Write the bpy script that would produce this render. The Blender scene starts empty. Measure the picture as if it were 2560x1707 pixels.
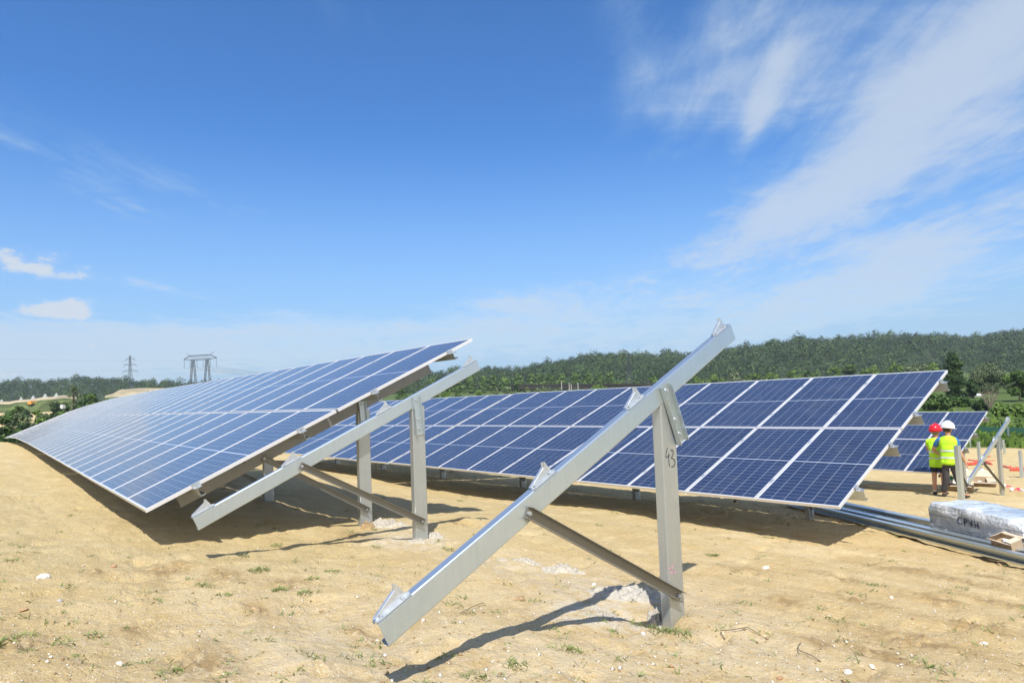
import bpy, math, random
import numpy as np
from mathutils import Vector, Matrix
random.seed(7)
RNG = np.random.default_rng(11)
CH = 1.2                                    # the world's zero level lies this far below the eye
scene = bpy.context.scene

# ------------------------------------------------------------------ camera, sky, sun, exposure
W = np.array([[0.6272211772617711, -0.06588988096759833, -0.7760490437984147],
              [0.7779656701065827, 0.00577068582857599, 0.6282802840458099],
              [-0.03691897791073982, -0.9978102138037791, 0.05487956175920785]])
FPX = 1633.8
cam_d = bpy.data.cameras.new('camera')
cam_d.sensor_width = 36.0
cam_d.lens = 36.0 * FPX / 2560.0
cam_d.clip_start = 0.05
cam_d.clip_end = 9000
cam = bpy.data.objects.new('camera', cam_d)
scene.collection.objects.link(cam)
m = Matrix(((W[0][0], -W[0][1], -W[0][2], 0), (W[1][0], -W[1][1], -W[1][2], 0), (W[2][0], -W[2][1], -W[2][2], CH), (0, 0, 0, 1)))
cam.matrix_world = m
scene.camera = cam
scene.view_settings.view_transform = 'Standard'
scene.view_settings.look = 'None'
scene.view_settings.exposure = 0.42
scene.view_settings.gamma = 1.0
scene.cycles.use_denoising = True
scene.cycles.max_bounces = 8
scene.cycles.caustics_reflective = False
scene.cycles.caustics_refractive = False
scene.render.film_transparent = False

TO_SUN = Vector((0.5185, -0.4165, 1.0)).normalized()
SUN_EL = math.asin(TO_SUN.z)
SUN_ROT = math.atan2(TO_SUN.x, TO_SUN.y)
sun_d = bpy.data.lights.new('sun', 'SUN')
sun_d.energy = 4.3
sun_d.angle = math.radians(0.53)
sun_d.color = (1.0, 0.955, 0.88)
sun = bpy.data.objects.new('sun', sun_d)
scene.collection.objects.link(sun)
sun.rotation_euler = TO_SUN.to_track_quat('Z', 'Y').to_euler()


def ray(px, py):
    return W @ np.array([(px - 1280) / FPX, (py - 853.5) / FPX, 1.0])


def at(px, py, t):
    r = ray(px, py) * t
    return np.array([r[0], r[1], r[2] + CH])


def azel(px, py):
    r = ray(px, py)
    r = r / np.linalg.norm(r)
    return math.atan2(r[0], r[1]), math.asin(r[2])


class NT:
    """small helper to write node trees"""
    def __init__(s, tree):
        s.t = tree
        s.n = tree.nodes
        s.l = tree.links

    def new(s, typ, **kw):
        n = s.n.new(typ)
        for k, v in kw.items():
            setattr(n, k, v)
        return n

    def put(s, sock, v):
        if isinstance(v, bpy.types.NodeSocket):
            s.l.new(v, sock)
        elif v is not None:
            if isinstance(v, (tuple, list)) and len(v) == 3 and sock.type == 'RGBA':
                v = (*v, 1)
            sock.default_value = v

    def m(s, op, a, b=None, c=None, clamp=False):
        n = s.new('ShaderNodeMath', operation=op)
        n.use_clamp = clamp
        for i, v in enumerate((a, b, c)):
            if v is not None:
                s.put(n.inputs[i], v)
        return n.outputs[0]

    def noise(s, vec, scale, detail=4, rough=0.55, dist=0.0, col=False):
        n = s.new('ShaderNodeTexNoise')
        s.put(n.inputs['Vector'], vec)
        n.inputs['Scale'].default_value = scale
        n.inputs['Detail'].default_value = detail
        n.inputs['Roughness'].default_value = rough
        n.inputs['Distortion'].default_value = dist
        return n.outputs['Color' if col else 'Fac']

    def voro(s, vec, scale, feature='F1', out='Distance'):
        n = s.new('ShaderNodeTexVoronoi', feature=feature)
        s.put(n.inputs['Vector'], vec)
        n.inputs['Scale'].default_value = scale
        return n.outputs[out]

    def ss(s, v, lo, hi, a=0.0, b=1.0):
        n = s.new('ShaderNodeMapRange', interpolation_type='SMOOTHSTEP')
        s.put(n.inputs['Value'], v)
        n.inputs['From Min'].default_value = lo
        n.inputs['From Max'].default_value = hi
        n.inputs['To Min'].default_value = a
        n.inputs['To Max'].default_value = b
        return n.outputs[0]

    def lin(s, v, lo, hi, a=0.0, b=1.0):
        n = s.new('ShaderNodeMapRange')
        s.put(n.inputs['Value'], v)
        n.inputs['From Min'].default_value = lo
        n.inputs['From Max'].default_value = hi
        n.inputs['To Min'].default_value = a
        n.inputs['To Max'].default_value = b
        return n.outputs[0]

    def mix(s, f, a, b, blend='MIX'):
        n = s.new('ShaderNodeMix', data_type='RGBA', blend_type=blend)
        s.put(n.inputs[0], f)
        s.put(n.inputs[6], a)
        s.put(n.inputs[7], b)
        return n.outputs[2]

    def comb(s, x, y, z):
        n = s.new('ShaderNodeCombineXYZ')
        for i, v in enumerate((x, y, z)):
            s.put(n.inputs[i], v)
        return n.outputs[0]

    def sep(s, v):
        n = s.new('ShaderNodeSeparateXYZ')
        s.put(n.inputs[0], v)
        return n.outputs


world = bpy.data.worlds.new('World')
scene.world = world
world.use_nodes = True
T = NT(world.node_tree)
T.n.clear()
sky = T.new('ShaderNodeTexSky', sky_type='NISHITA')
sky.sun_disc = False
sky.sun_elevation = SUN_EL
sky.sun_rotation = SUN_ROT
sky.altitude = 100
sky.air_density = 1.0
sky.dust_density = 0.6
sky.ozone_density = 3.0
tc = T.new('ShaderNodeTexCoord')
dx, dy, dz = T.sep(tc.outputs['Generated'])[:3]
# clouds: a cirrus sheet on a flat layer overhead (coordinates direction.xy / height), laid out by azimuth and elevation
den = T.m('ADD', T.m('MAXIMUM', dz, 0.0), 0.06)
pxn = T.m('DIVIDE', dx, den)
pyn = T.m('DIVIDE', dy, den)
ca = T.m('ADD', T.m('MULTIPLY', pxn, 0.725), T.m('MULTIPLY', pyn, -0.685))
cb = T.m('ADD', T.m('MULTIPLY', pxn, 0.685), T.m('MULTIPLY', pyn, 0.725))
az = T.m('ARCTAN2', dx, dy)
el = T.m('ARCSINE', dz)


def blob(px, py, wx, wy, slope=0.0, weight=1.0):
    """a soft cloud patch centred on the sky direction seen at (px, py), with its size in radians"""
    a0, e0 = azel(px, py)
    u = T.m('SUBTRACT', az, a0)
    v = T.m('SUBTRACT', el, e0)
    cs, sn = math.cos(slope), math.sin(slope)
    u2 = T.m('ADD', T.m('MULTIPLY', u, cs / wx), T.m('MULTIPLY', v, sn / wx))
    v2 = T.m('ADD', T.m('MULTIPLY', u, -sn / wy), T.m('MULTIPLY', v, cs / wy))
    r2 = T.m('ADD', T.m('MULTIPLY', u2, u2), T.m('MULTIPLY', v2, v2))
    g = T.m('POWER', 2.718, T.m('MULTIPLY', r2, -1.0))
    return T.m('MULTIPLY', g, weight)


def total(items):
    s = items[0]
    for i in items[1:]:
        s = T.m('ADD', s, i)
    return s


R_ = math.radians
cover = total([
    blob(2360, 235, 0.38, 0.075, R_(36), 0.38), blob(2640, 60, 0.22, 0.12, R_(30), 0.40), blob(2000, 90, 0.34, 0.17, R_(20), 0.30), blob(-420, 925, 0.34, 0.055, 0, 1.2), blob(2300, 120, 0.22, 0.12, R_(30), 0.16),  # the patch left of view is an added cloud, whitening the far panels' reflection
    blob(1890, 300, 0.080, 0.018, R_(62), 0.46), blob(1980, 150, 0.12, 0.05, R_(40), 0.20), blob(1770, 120, 0.05, 0.12, R_(-25), 0.30), blob(1610, 140, 0.045, 0.11, R_(15), 0.28),
    blob(2120, 400, 0.26, 0.040, R_(32), 0.36), blob(2180, 660, 0.20, 0.045, R_(24), 0.52), blob(2500, 590, 0.20, 0.055, R_(24), 0.42), blob(2050, 500, 0.32, 0.05, R_(18), 0.24),
    blob(1900, 765, 0.75, 0.060, R_(3), 0.44), blob(1720, 625, 0.30, 0.040, R_(15), 0.30), blob(1300, 760, 0.12, 0.035, R_(5), 0.42),
    blob(250, 840, 0.8, 0.034, R_(0), 0.40), blob(500, 890, 0.8, 0.030, R_(0), 0.34), blob(740, 785, 0.12, 0.014, R_(0), 0.38), blob(640, 825, 0.22, 0.012, 0, 0.36), blob(60, 690, 0.16, 0.035, 0, 0.30),
    blob(260, 440, 0.50, 0.055, R_(-16), 0.30), blob(820, 20, 0.10, 0.05, R_(-20), 0.24), blob(380, 715, 0.10, 0.010, R_(-8), 0.40),
    blob(700, 560, 0.6, 0.10, 0.0, 0.08)])
st = T.comb(T.m('MULTIPLY', ca, 0.75), T.m('MULTIPLY', cb, 1.9), 3.3)
n1 = T.noise(st, 1.3, 9, 0.60, 0.6)
n2 = T.noise(T.comb(T.m('MULTIPLY', ca, 1.6), T.m('MULTIPLY', cb, 5.0), 8.1), 2.2, 7, 0.62, 0.4)
n3 = T.noise(T.comb(T.m('MULTIPLY', pxn, 1.0), T.m('MULTIPLY', pyn, 1.0), 4.4), 1.1, 8, 0.66, 1.4)
nn = T.m('ADD', T.m('MULTIPLY', n1, 0.38), T.m('ADD', T.m('MULTIPLY', n2, 0.24), T.m('MULTIPLY', n3, 0.38)))
dens = T.m('SUBTRACT', T.m('ADD', cover, T.m('MULTIPLY', nn, 2.5)), 1.37)
cirrus = T.m('MULTIPLY', T.ss(dens, -0.10, 1.05), T.ss(cover, 0.03, 0.30))
puff = T.comb(T.m('MULTIPLY', az, 34.0), T.m('MULTIPLY', el, 60.0), 1.7)
pn = T.m('SUBTRACT', T.noise(puff, 1.0, 7, 0.55, 0.2), 0.5)
pf = total([blob(118, 780, 0.050, 0.0135, 0, 1.0), blob(178, 770, 0.026, 0.013, 0, 0.8), blob(50, 650, 0.055, 0.016, 0, 0.85), blob(170, 688, 0.038, 0.011, 0, 0.7),
            blob(228, 858, 0.014, 0.010, 0, 0.62), blob(155, 857, 0.018, 0.005, 0, 0.6), blob(5, 935, 0.03, 0.012, 0, 0.55), blob(845, 892, 0.016, 0.009, 0, 0.48),
            blob(752, 897, 0.018, 0.009, 0, 0.45), blob(330, 882, 0.02, 0.006, 0, 0.48)])
cumulus = T.ss(T.m('ADD', pf, T.m('MULTIPLY', pn, 2.3)), 0.25, 1.0)
cumulus = T.m('MULTIPLY', cumulus, T.ss(pf, 0.08, 0.35))
horizon = T.m('MULTIPLY', T.ss(el, 0.38, -0.06), 0.84)
behind = T.ss(T.m('ADD', T.m('MULTIPLY', dx, 0.78), T.m('MULTIPLY', dy, -0.63)), -0.05, 0.45)  # white cloud added to the unseen sky behind, neutralises the blue shadow fill
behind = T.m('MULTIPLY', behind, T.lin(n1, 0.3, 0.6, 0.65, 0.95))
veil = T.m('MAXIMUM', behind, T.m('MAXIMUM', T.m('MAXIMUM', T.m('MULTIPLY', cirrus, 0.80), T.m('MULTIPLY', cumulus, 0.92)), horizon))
air = T.mix(1.0, sky.outputs[0], (0.48, 0.90, 1.33), 'MULTIPLY')
cloud_col = T.mix(T.m('MAXIMUM', T.ss(cirrus, 0.25, 0.9, 0.0, 0.75), cumulus), (3.1, 4.5, 6.2), (5.1, 5.6, 6.2))
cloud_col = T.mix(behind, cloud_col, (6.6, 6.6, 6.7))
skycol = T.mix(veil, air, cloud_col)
bg = T.new('ShaderNodeBackground')
T.put(bg.inputs['Color'], skycol)
bg.inputs['Strength'].default_value = 0.10
wo = T.new('ShaderNodeOutputWorld')
T.l.new(bg.outputs[0], wo.inputs[0])


# ------------------------------------------------------------------ materials
def material(name, base=(0.5, 0.5, 0.5), rough=0.6, metal=0.0, spec=0.5, var=0.0, vscale=6.0, bump=0.0, bscale=40.0, coord='Object', fn=None, coat=0.0):
    mt = bpy.data.materials.new(name)
    mt.use_nodes = True
    N = NT(mt.node_tree)
    N.n.clear()
    out = N.new('ShaderNodeOutputMaterial')
    p = N.new('ShaderNodeBsdfPrincipled')
    N.l.new(p.outputs[0], out.inputs[0])
    p.inputs['Base Color'].default_value = (*base, 1)
    p.inputs['Roughness'].default_value = rough
    p.inputs['Metallic'].default_value = metal
    p.inputs['Specular IOR Level'].default_value = spec
    if coat:
        p.inputs['Coat Weight'].default_value = coat
    c = N.new('ShaderNodeTexCoord').outputs[coord]
    if var:
        n = N.noise(c, vscale, 6, 0.6)
        dark = tuple(x * (1 - var) for x in base)
        lite = tuple(min(1, x * (1 + var)) for x in base)
        N.put(p.inputs['Base Color'], N.mix(N.ss(n, 0.3, 0.7), dark, lite))
    if bump:
        b = N.new('ShaderNodeBump')
        b.inputs['Strength'].default_value = bump
        b.inputs['Distance'].default_value = 0.02
        N.put(b.inputs['Height'], N.noise(c, bscale, 6, 0.6))
        N.put(p.inputs['Normal'], b.outputs[0])
    if fn:
        fn(N, p, c)
    return mt


def galv_fn(k, dirt=0.4):
    def fn(N, p, c):
        sp = N.voro(c, 55.0, out='Color')
        sv = N.sep(sp)[0]
        n = N.noise(c, 7.0, 5, 0.6)
        x, y, z = N.sep(c)[:3]
        streak = N.noise(N.comb(N.m('MULTIPLY', x, 30), N.m('MULTIPLY', y, 30), N.m('MULTIPLY', z, 1.5)), 1.0, 4, 0.6)
        f = N.m('ADD', N.m('MULTIPLY', sv, 0.05), N.m('ADD', N.m('MULTIPLY', n, 0.55), N.m('MULTIPLY', streak, 0.45)))
        base = N.mix(N.ss(f, 0.3, 0.85), tuple(0.88 * a for a in k), k)
        mud = N.m('MULTIPLY', N.ss(N.noise(c, 3.1, 6, 0.7, 0.5), 0.56, 0.74), dirt)
        base = N.mix(mud, base, tuple(a * b for a, b in zip(k, (0.86, 0.80, 0.66))))
        N.put(p.inputs['Base Color'], base)
        N.put(p.inputs['Roughness'], N.lin(f, 0.3, 0.9, 0.38, 0.27))
    return fn


M = {}
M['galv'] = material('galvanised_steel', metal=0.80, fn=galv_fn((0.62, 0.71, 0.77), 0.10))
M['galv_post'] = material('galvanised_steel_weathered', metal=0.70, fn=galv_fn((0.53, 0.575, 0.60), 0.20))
M['galv_dull_shade'] = material('galvanised_steel_dull_shaded', metal=0.5, fn=galv_fn((0.27, 0.27, 0.255)))  # dull steel with the shade under the panels darkened into its colour
M['zinc'] = material('zinc_plated', (0.62, 0.66, 0.70), 0.36, 0.7, var=0.1, vscale=30)
M['alu'] = material('anodised_aluminium', (0.80, 0.80, 0.82), 0.42, 0.35)
M['back'] = material('white_backsheet', (0.70, 0.70, 0.70), 0.6)
M['black'] = material('black_plastic', (0.02, 0.02, 0.022), 0.12)


def cell_fn(N, p, c):
    x, y, z = N.sep(c)[:3]
    geo = N.new('ShaderNodeObjectInfo')
    # 6 columns of cells across, two halves of 12 half cells each
    ux = N.m('DIVIDE', N.m('SUBTRACT', x, 0.018), 0.956 / 6)
    fx = N.m('FRACT', ux)
    half = N.m('GREATER_THAN', y, 1.0)
    yy = N.m('SUBTRACT', y, N.m('ADD', 0.022, N.m('MULTIPLY', half, 0.984)))
    uy = N.m('DIVIDE', yy, 0.972 / 12)
    fy = N.m('FRACT', uy)
    ex = N.m('MULTIPLY', N.m('MINIMUM', fx, N.m('SUBTRACT', 1.0, fx)), 0.1593)
    ey = N.m('MULTIPLY', N.m('MINIMUM', fy, N.m('SUBTRACT', 1.0, fy)), 0.0796)
    line = N.m('MAXIMUM', N.m('LESS_THAN', ex, 0.0030), N.m('LESS_THAN', ey, 0.0016))
    mid = N.m('LESS_THAN', N.m('ABSOLUTE', N.m('SUBTRACT', y, 1.0)), 0.0065)
    edge = N.m('MAXIMUM', N.m('MAXIMUM', N.m('LESS_THAN', x, 0.0185), N.m('GREATER_THAN', x, 0.9735)),
               N.m('MAXIMUM', N.m('LESS_THAN', y, 0.0225), N.m('GREATER_THAN', y, 1.9775)))
    bus = N.m('MULTIPLY', N.m('LESS_THAN', N.m('ABSOLUTE', N.m('SUBTRACT', N.m('FRACT', N.m('MULTIPLY', ux, 5.0)), 0.5)), 0.022), 0.5)
    white = N.m('MAXIMUM', N.m('MAXIMUM', mid, edge), N.m('MAXIMUM', N.m('MULTIPLY', line, 0.50), bus))
    idx = N.new('ShaderNodeTexWhiteNoise')
    N.put(idx.inputs['Vector'], N.comb(N.m('FLOOR', ux), N.m('FLOOR', N.m('MULTIPLY', uy, 0.5)), N.m('MULTIPLY', geo.outputs['Random'], 77.0)))
    grain = N.voro(N.comb(N.m('MULTIPLY', x, 1.0), y, N.m('MULTIPLY', geo.outputs['Random'], 9.0)), 70.0, out='Color')
    v = N.m('ADD', N.m('MULTIPLY', idx.outputs['Value'], 0.35), N.m('ADD', N.m('MULTIPLY', N.sep(grain)[0], 0.12), N.m('MULTIPLY', geo.outputs['Random'], 0.3)))
    blue = N.mix(v, (0.0070, 0.019, 0.060), (0.013, 0.033, 0.100))
    dirt = N.m('MULTIPLY', N.ss(N.noise(N.comb(x, y, N.m('MULTIPLY', geo.outputs['Random'], 31.0)), 3.0, 5, 0.6), 0.45, 0.8), 0.05)
    colr = N.mix(white, blue, (0.48, 0.52, 0.60))
    colr = N.mix(dirt, colr, (0.45, 0.40, 0.30))
    N.put(p.inputs['Base Color'], colr)
    p.inputs['Roughness'].default_value = 0.10
    p.inputs['IOR'].default_value = 1.5
    p.inputs['Sheen Weight'].default_value = 0.20
    p.inputs['Sheen Roughness'].default_value = 0.35
    p.inputs['Sheen Tint'].default_value = (1.0, 0.98, 0.95, 1)


M['cell'] = material('solar_cells_under_glass', fn=cell_fn)


def sand_fn(N, p, c):
    g = N.new('ShaderNodeNewGeometry').outputs['Position']
    att = N.new('ShaderNodeAttribute', attribute_name='green')
    chalk = N.new('ShaderNodeAttribute', attribute_name='chalk')
    big = N.noise(g, 0.35, 5, 0.6)
    med = N.noise(g, 2.4, 6, 0.62, 0.3)
    fine = N.noise(g, 30.0, 6, 0.7)
    col = N.mix(N.ss(big, 0.35, 0.68), (0.635, 0.472, 0.236), (0.72, 0.565, 0.315))
    col = N.mix(N.ss(med, 0.42, 0.72), col, (0.57, 0.41, 0.185))
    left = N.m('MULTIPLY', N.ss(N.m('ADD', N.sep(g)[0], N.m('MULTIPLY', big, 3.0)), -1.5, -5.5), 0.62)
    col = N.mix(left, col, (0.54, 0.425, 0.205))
    col = N.mix(N.m('MULTIPLY', N.ss(med, 0.50, 0.28), 0.40), col, (0.78, 0.64, 0.38))
    drift = N.noise(N.comb(N.m('MULTIPLY', N.sep(g)[0], 0.5), N.m('MULTIPLY', N.sep(g)[1], 2.0), 0.0), 1.0, 6, 0.65, 0.6)
    col = N.mix(N.m('MULTIPLY', N.ss(drift, 0.50, 0.68), 0.55), col, (0.55, 0.40, 0.18))
    col = N.mix(N.m('MULTIPLY', N.ss(fine, 0.42, 0.75), 0.35), col, (0.46, 0.33, 0.18))
    # small clods of damper soil
    clod = N.noise(g, 7.0, 5, 0.7, 0.8)
    col = N.mix(N.m('MULTIPLY', N.ss(clod, 0.60, 0.70), 0.45), col, (0.40, 0.27, 0.135))
    # pale chips of stone
    for sc, th in ((42.0, 0.26), (85.0, 0.30), (17.0, 0.13)):
        d = N.voro(g, sc)
        rnd = N.sep(N.voro(g, sc, out='Color'))[0]
        chip = N.m('MULTIPLY', N.m('LESS_THAN', d, th), N.m('GREATER_THAN', rnd, 0.70))
        col = N.mix(N.m('MULTIPLY', chip, 0.5), col, (0.86, 0.78, 0.60))
    col = N.mix(N.m('MULTIPLY', chalk.outputs['Fac'], N.ss(N.noise(g, 9.0, 5, 0.7), 0.35, 0.6)), col, (0.70, 0.64, 0.53))
    cl = N.new('ShaderNodeAttribute', attribute_name='clod')
    col = N.mix(N.m('MULTIPLY', N.m('MULTIPLY', cl.outputs['Fac'], N.ss(N.noise(g, 14.0, 5, 0.7), 0.35, 0.55)), 0.85), col, (0.36, 0.24, 0.11))
    gr = N.mix(N.noise(g, 0.22, 6, 0.7), (0.045, 0.085, 0.018), (0.13, 0.17, 0.05))
    gm = N.m('MULTIPLY', att.outputs['Fac'], 1.0)
    gmask = N.ss(N.m('ADD', gm, N.m('MULTIPLY', N.m('SUBTRACT', N.noise(g, 0.5, 6, 0.7), 0.5), 0.7)), 0.35, 0.65)
    col = N.mix(gmask, col, gr)
    N.put(p.inputs['Base Color'], col)
    p.inputs['Roughness'].default_value = 0.95
    p.inputs['Specular IOR Level'].default_value = 0.15
    b = N.new('ShaderNodeBump')
    b.inputs['Strength'].default_value = 1.0
    b.inputs['Distance'].default_value = 0.028
    h = N.m('ADD', N.m('MULTIPLY', N.noise(g, 18.0, 8, 0.72), 1.0), N.m('ADD', N.m('MULTIPLY', clod, 1.0), N.m('MULTIPLY', N.noise(g, 90.0, 4, 0.7), 0.35)))
    N.put(b.inputs['Height'], h)
    N.put(p.inputs['Normal'], b.outputs[0])


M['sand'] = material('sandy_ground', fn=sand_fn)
M['chalk'] = material('chalky_spoil', (0.50, 0.465, 0.40), 0.95, spec=0.1, var=0.16, vscale=25, bump=0.9, bscale=60)
M['stone'] = material('pale_stone', (0.70, 0.66, 0.58), 0.9, var=0.2, vscale=30, bump=0.5, bscale=60)
M['stone_red'] = material('ochre_stone', (0.42, 0.25, 0.14), 0.9, var=0.2, vscale=30)
M['stone_brown'] = material('brown_clod', (0.40, 0.28, 0.15), 0.95, var=0.25, vscale=30, bump=0.8, bscale=50)
M['concrete'] = material('concrete', (0.40, 0.38, 0.35), 0.9, var=0.15, vscale=0.2)
M['gravel_pile'] = material('pale_gravel_pile', (0.33, 0.35, 0.35), 0.95, var=0.12, vscale=1.0)


def leaf_mat(name, dark, lite, scale=0.6):
    def fn(N, p, c):
        g = N.new('ShaderNodeNewGeometry').outputs['Position']
        n = N.noise(g, scale, 4, 0.6)
        r = N.new('ShaderNodeAttribute', attribute_name='tone').outputs['Fac']
        f = N.m('ADD', N.m('MULTIPLY', n, 0.6), N.m('MULTIPLY', r, 0.55))
        N.put(p.inputs['Base Color'], N.mix(N.ss(f, 0.2, 0.9), dark, lite))
        p.inputs['Roughness'].default_value = 0.65
        p.inputs['Specular IOR Level'].default_value = 0.25
    return material(name, fn=fn)


M['leaf_dark'] = leaf_mat('foliage_dark', (0.016, 0.040, 0.012), (0.050, 0.095, 0.024))
M['leaf_mid'] = leaf_mat('foliage_mid', (0.030, 0.070, 0.014), (0.085, 0.150, 0.030))
M['leaf_light'] = leaf_mat('foliage_light', (0.060, 0.120, 0.018), (0.150, 0.235, 0.045))
M['leaf_silver'] = leaf_mat('foliage_silver', (0.070, 0.105, 0.045), (0.170, 0.210, 0.100))
M['leaf_willow'] = leaf_mat('foliage_willow', (0.050, 0.080, 0.035), (0.125, 0.165, 0.080))
M['leaf_poplar'] = leaf_mat('foliage_poplar', (0.045, 0.092, 0.020), (0.115, 0.190, 0.045))
M['leaf_wood'] = leaf_mat('woodland_canopy', (0.022, 0.050, 0.017), (0.070, 0.118, 0.034), 0.02)
M['grass'] = leaf_mat('grass_blades', (0.13, 0.17, 0.05), (0.27, 0.31, 0.12), 3.0)
M['bark'] = material('bark', (0.16, 0.12, 0.08), 0.9, var=0.3, vscale=4)
M['bark_pale'] = material('dead_wood', (0.24, 0.20, 0.15), 0.9, var=0.2, vscale=4)
M['pylon'] = material('pylon_steel', (0.07, 0.08, 0.09), 0.6, 0.3)
M['wire'] = material('wire', (0.10, 0.11, 0.12), 0.6, 0.3)
M['hill'] = material('hill_floor', (0.035, 0.060, 0.020), 0.95, var=0.3, vscale=0.05)


# ------------------------------------------------------------------ mesh helpers
def link(o, parent=None):
    scene.collection.objects.link(o)
    if parent is not None:
        o.parent = parent
    return o


def mesh(name, V, Fc, mats, smooth=False, idx=None):
    me = bpy.data.meshes.new(name)
    V = np.asarray(V, dtype=np.float32).reshape(-1, 3)
    if isinstance(Fc, np.ndarray) and Fc.ndim == 2:
        k = Fc.shape[1]
        me.vertices.add(len(V))
        me.vertices.foreach_set('co', V.ravel())
        me.loops.add(Fc.size)
        me.loops.foreach_set('vertex_index', Fc.astype(np.int32).ravel())
        me.polygons.add(len(Fc))
        me.polygons.foreach_set('loop_start', np.arange(0, Fc.size, k, dtype=np.int32))
        me.update(calc_edges=True)
        me.validate()
    else:
        me.from_pydata([tuple(v) for v in V], [], [tuple(int(i) for i in f) for f in Fc])
        me.update()
    for mt in (mats if isinstance(mats, (list, tuple)) else [mats]):
        me.materials.append(mt)
    if idx is not None:
        me.polygons.foreach_set('material_index', np.asarray(idx, dtype=np.int32))
    if smooth:
        me.polygons.foreach_set('use_smooth', np.ones(len(me.polygons), dtype=bool))
    return me


def obj(name, V, Fc, mats, parent=None, smooth=False, idx=None):
    return link(bpy.data.objects.new(name, mesh(name, V, Fc, mats, smooth, idx)), parent)


def tag(o, label=None, cat=None, group=None, kind=None):
    if label:
        o['label'] = label
    if cat:
        o['category'] = cat
    if group:
        o['group'] = group
    if kind:
        o['kind'] = kind
    return o


def empty(name, loc, label, cat, group=None, rz=0.0):
    o = bpy.data.objects.new(name, None)
    o.empty_display_size = 0.2
    link(o)
    o.location = loc
    o.rotation_euler = (0, 0, rz)
    return tag(o, label, cat, group)


class MB:
    """collects pieces of one mesh"""
    def __init__(s):
        s.v = []
        s.f = []
        s.mi = []

    def add(s, V, F, mi=0):
        k = len(s.v)
        s.v += [tuple(map(float, q)) for q in V]
        s.f += [tuple(i + k for i in f) for f in F]
        s.mi += [mi] * len(F)

    def box(s, lo, hi, mi=0, mat=None):
        x0, y0, z0 = lo
        x1, y1, z1 = hi
        V = [(x0, y0, z0), (x1, y0, z0), (x1, y1, z0), (x0, y1, z0), (x0, y0, z1), (x1, y0, z1), (x1, y1, z1), (x0, y1, z1)]
        if mat is not None:
            V = [mat @ Vector(v) for v in V]
        s.add(V, [(0, 3, 2, 1), (4, 5, 6, 7), (0, 1, 5, 4), (1, 2, 6, 5), (2, 3, 7, 6), (3, 0, 4, 7)], mi)

    def tube(s, pts, radii, seg=8, mi=0, cap=True):
        pts = [Vector(q) for q in pts]
        if not isinstance(radii, (list, tuple)):
            radii = [radii] * len(pts)
        V, F = [], []
        for i, q in enumerate(pts):
            d = (pts[min(i + 1, len(pts) - 1)] - pts[max(i - 1, 0)]).normalized()
            a = d.orthogonal().normalized() if abs(d.z) < 0.95 else Vector((1, 0, 0)).cross(d).normalized()
            if abs(d.z) < 0.95:
                a = Vector((0, 0, 1)).cross(d).normalized()
            b = d.cross(a).normalized()
            for k in range(seg):
                t = 2 * math.pi * k / seg
                V.append(q + (a * math.cos(t) + b * math.sin(t)) * radii[i])
        for i in range(len(pts) - 1):
            for k in range(seg):
                F.append((i * seg + k, i * seg + (k + 1) % seg, (i + 1) * seg + (k + 1) % seg, (i + 1) * seg + k))
        if cap:
            F.append(tuple(range(seg))[::-1])
            F.append(tuple((len(pts) - 1) * seg + k for k in range(seg)))
        s.add(V, F, mi)

    def extrude(s, poly, O, A, B, Cc, length, mi=0):
        O, A, B, Cc = Vector(O), Vector(A), Vector(B), Vector(Cc)
        n = len(poly)
        V = [O + A * a + B * b for a, b in poly] + [O + A * a + B * b + Cc * length for a, b in poly]
        F = [(i, (i + 1) % n, n + (i + 1) % n, n + i) for i in range(n)]
        F.append(tuple(range(n))[::-1])
        F.append(tuple(range(n, 2 * n)))
        s.add(V, F, mi)

    def build(s, name, mats, parent=None, smooth=False):
        return obj(name, np.array(s.v), s.f, mats, parent, smooth, s.mi if isinstance(mats, (list, tuple)) else None)


def thick_path(path, t, r=0.008, arc=3):
    """outline of a folded sheet profile: a centre line with rounded bends, thickness t"""
    P = [Vector(p) for p in path]
    Q = [P[0]]
    for i in range(1, len(P) - 1):
        a, b, c = P[i - 1], P[i], P[i + 1]
        d1 = (a - b).normalized()
        d2 = (c - b).normalized()
        for k in range(arc + 1):
            s = k / arc
            Q.append((b + d1 * r) * (1 - s) ** 2 + b * 2 * s * (1 - s) + (b + d2 * r) * s * s)
    Q.append(P[-1])
    L, Rr = [], []
    for i, q in enumerate(Q):
        d = (Q[min(i + 1, len(Q) - 1)] - Q[max(i - 1, 0)]).normalized()
        n = Vector((-d.y, d.x))
        L.append(q + n * t / 2)
        Rr.append(q - n * t / 2)
    return [(v.x, v.y) for v in L + Rr[::-1]]


# value noise on numpy arrays
def _h(ix, iy, seed):
    n = (ix.astype(np.int64) * 374761393 + iy.astype(np.int64) * 668265263 + seed * 1442695041) & 0xFFFFFFFF
    n = ((n ^ (n >> 13)) * 1274126177) & 0xFFFFFFFF
    return ((n ^ (n >> 16)) & 0xFFFF) / 65535.0


def vn(x, y, seed=0):
    x = np.asarray(x, float)
    y = np.asarray(y, float)
    ix, iy = np.floor(x), np.floor(y)
    fx, fy = x - ix, y - iy
    fx = fx * fx * (3 - 2 * fx)
    fy = fy * fy * (3 - 2 * fy)
    a, b = _h(ix, iy, seed), _h(ix + 1, iy, seed)
    c, d = _h(ix, iy + 1, seed), _h(ix + 1, iy + 1, seed)
    return (a * (1 - fx) + b * fx) * (1 - fy) + (c * (1 - fx) + d * fx) * fy - 0.5


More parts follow.
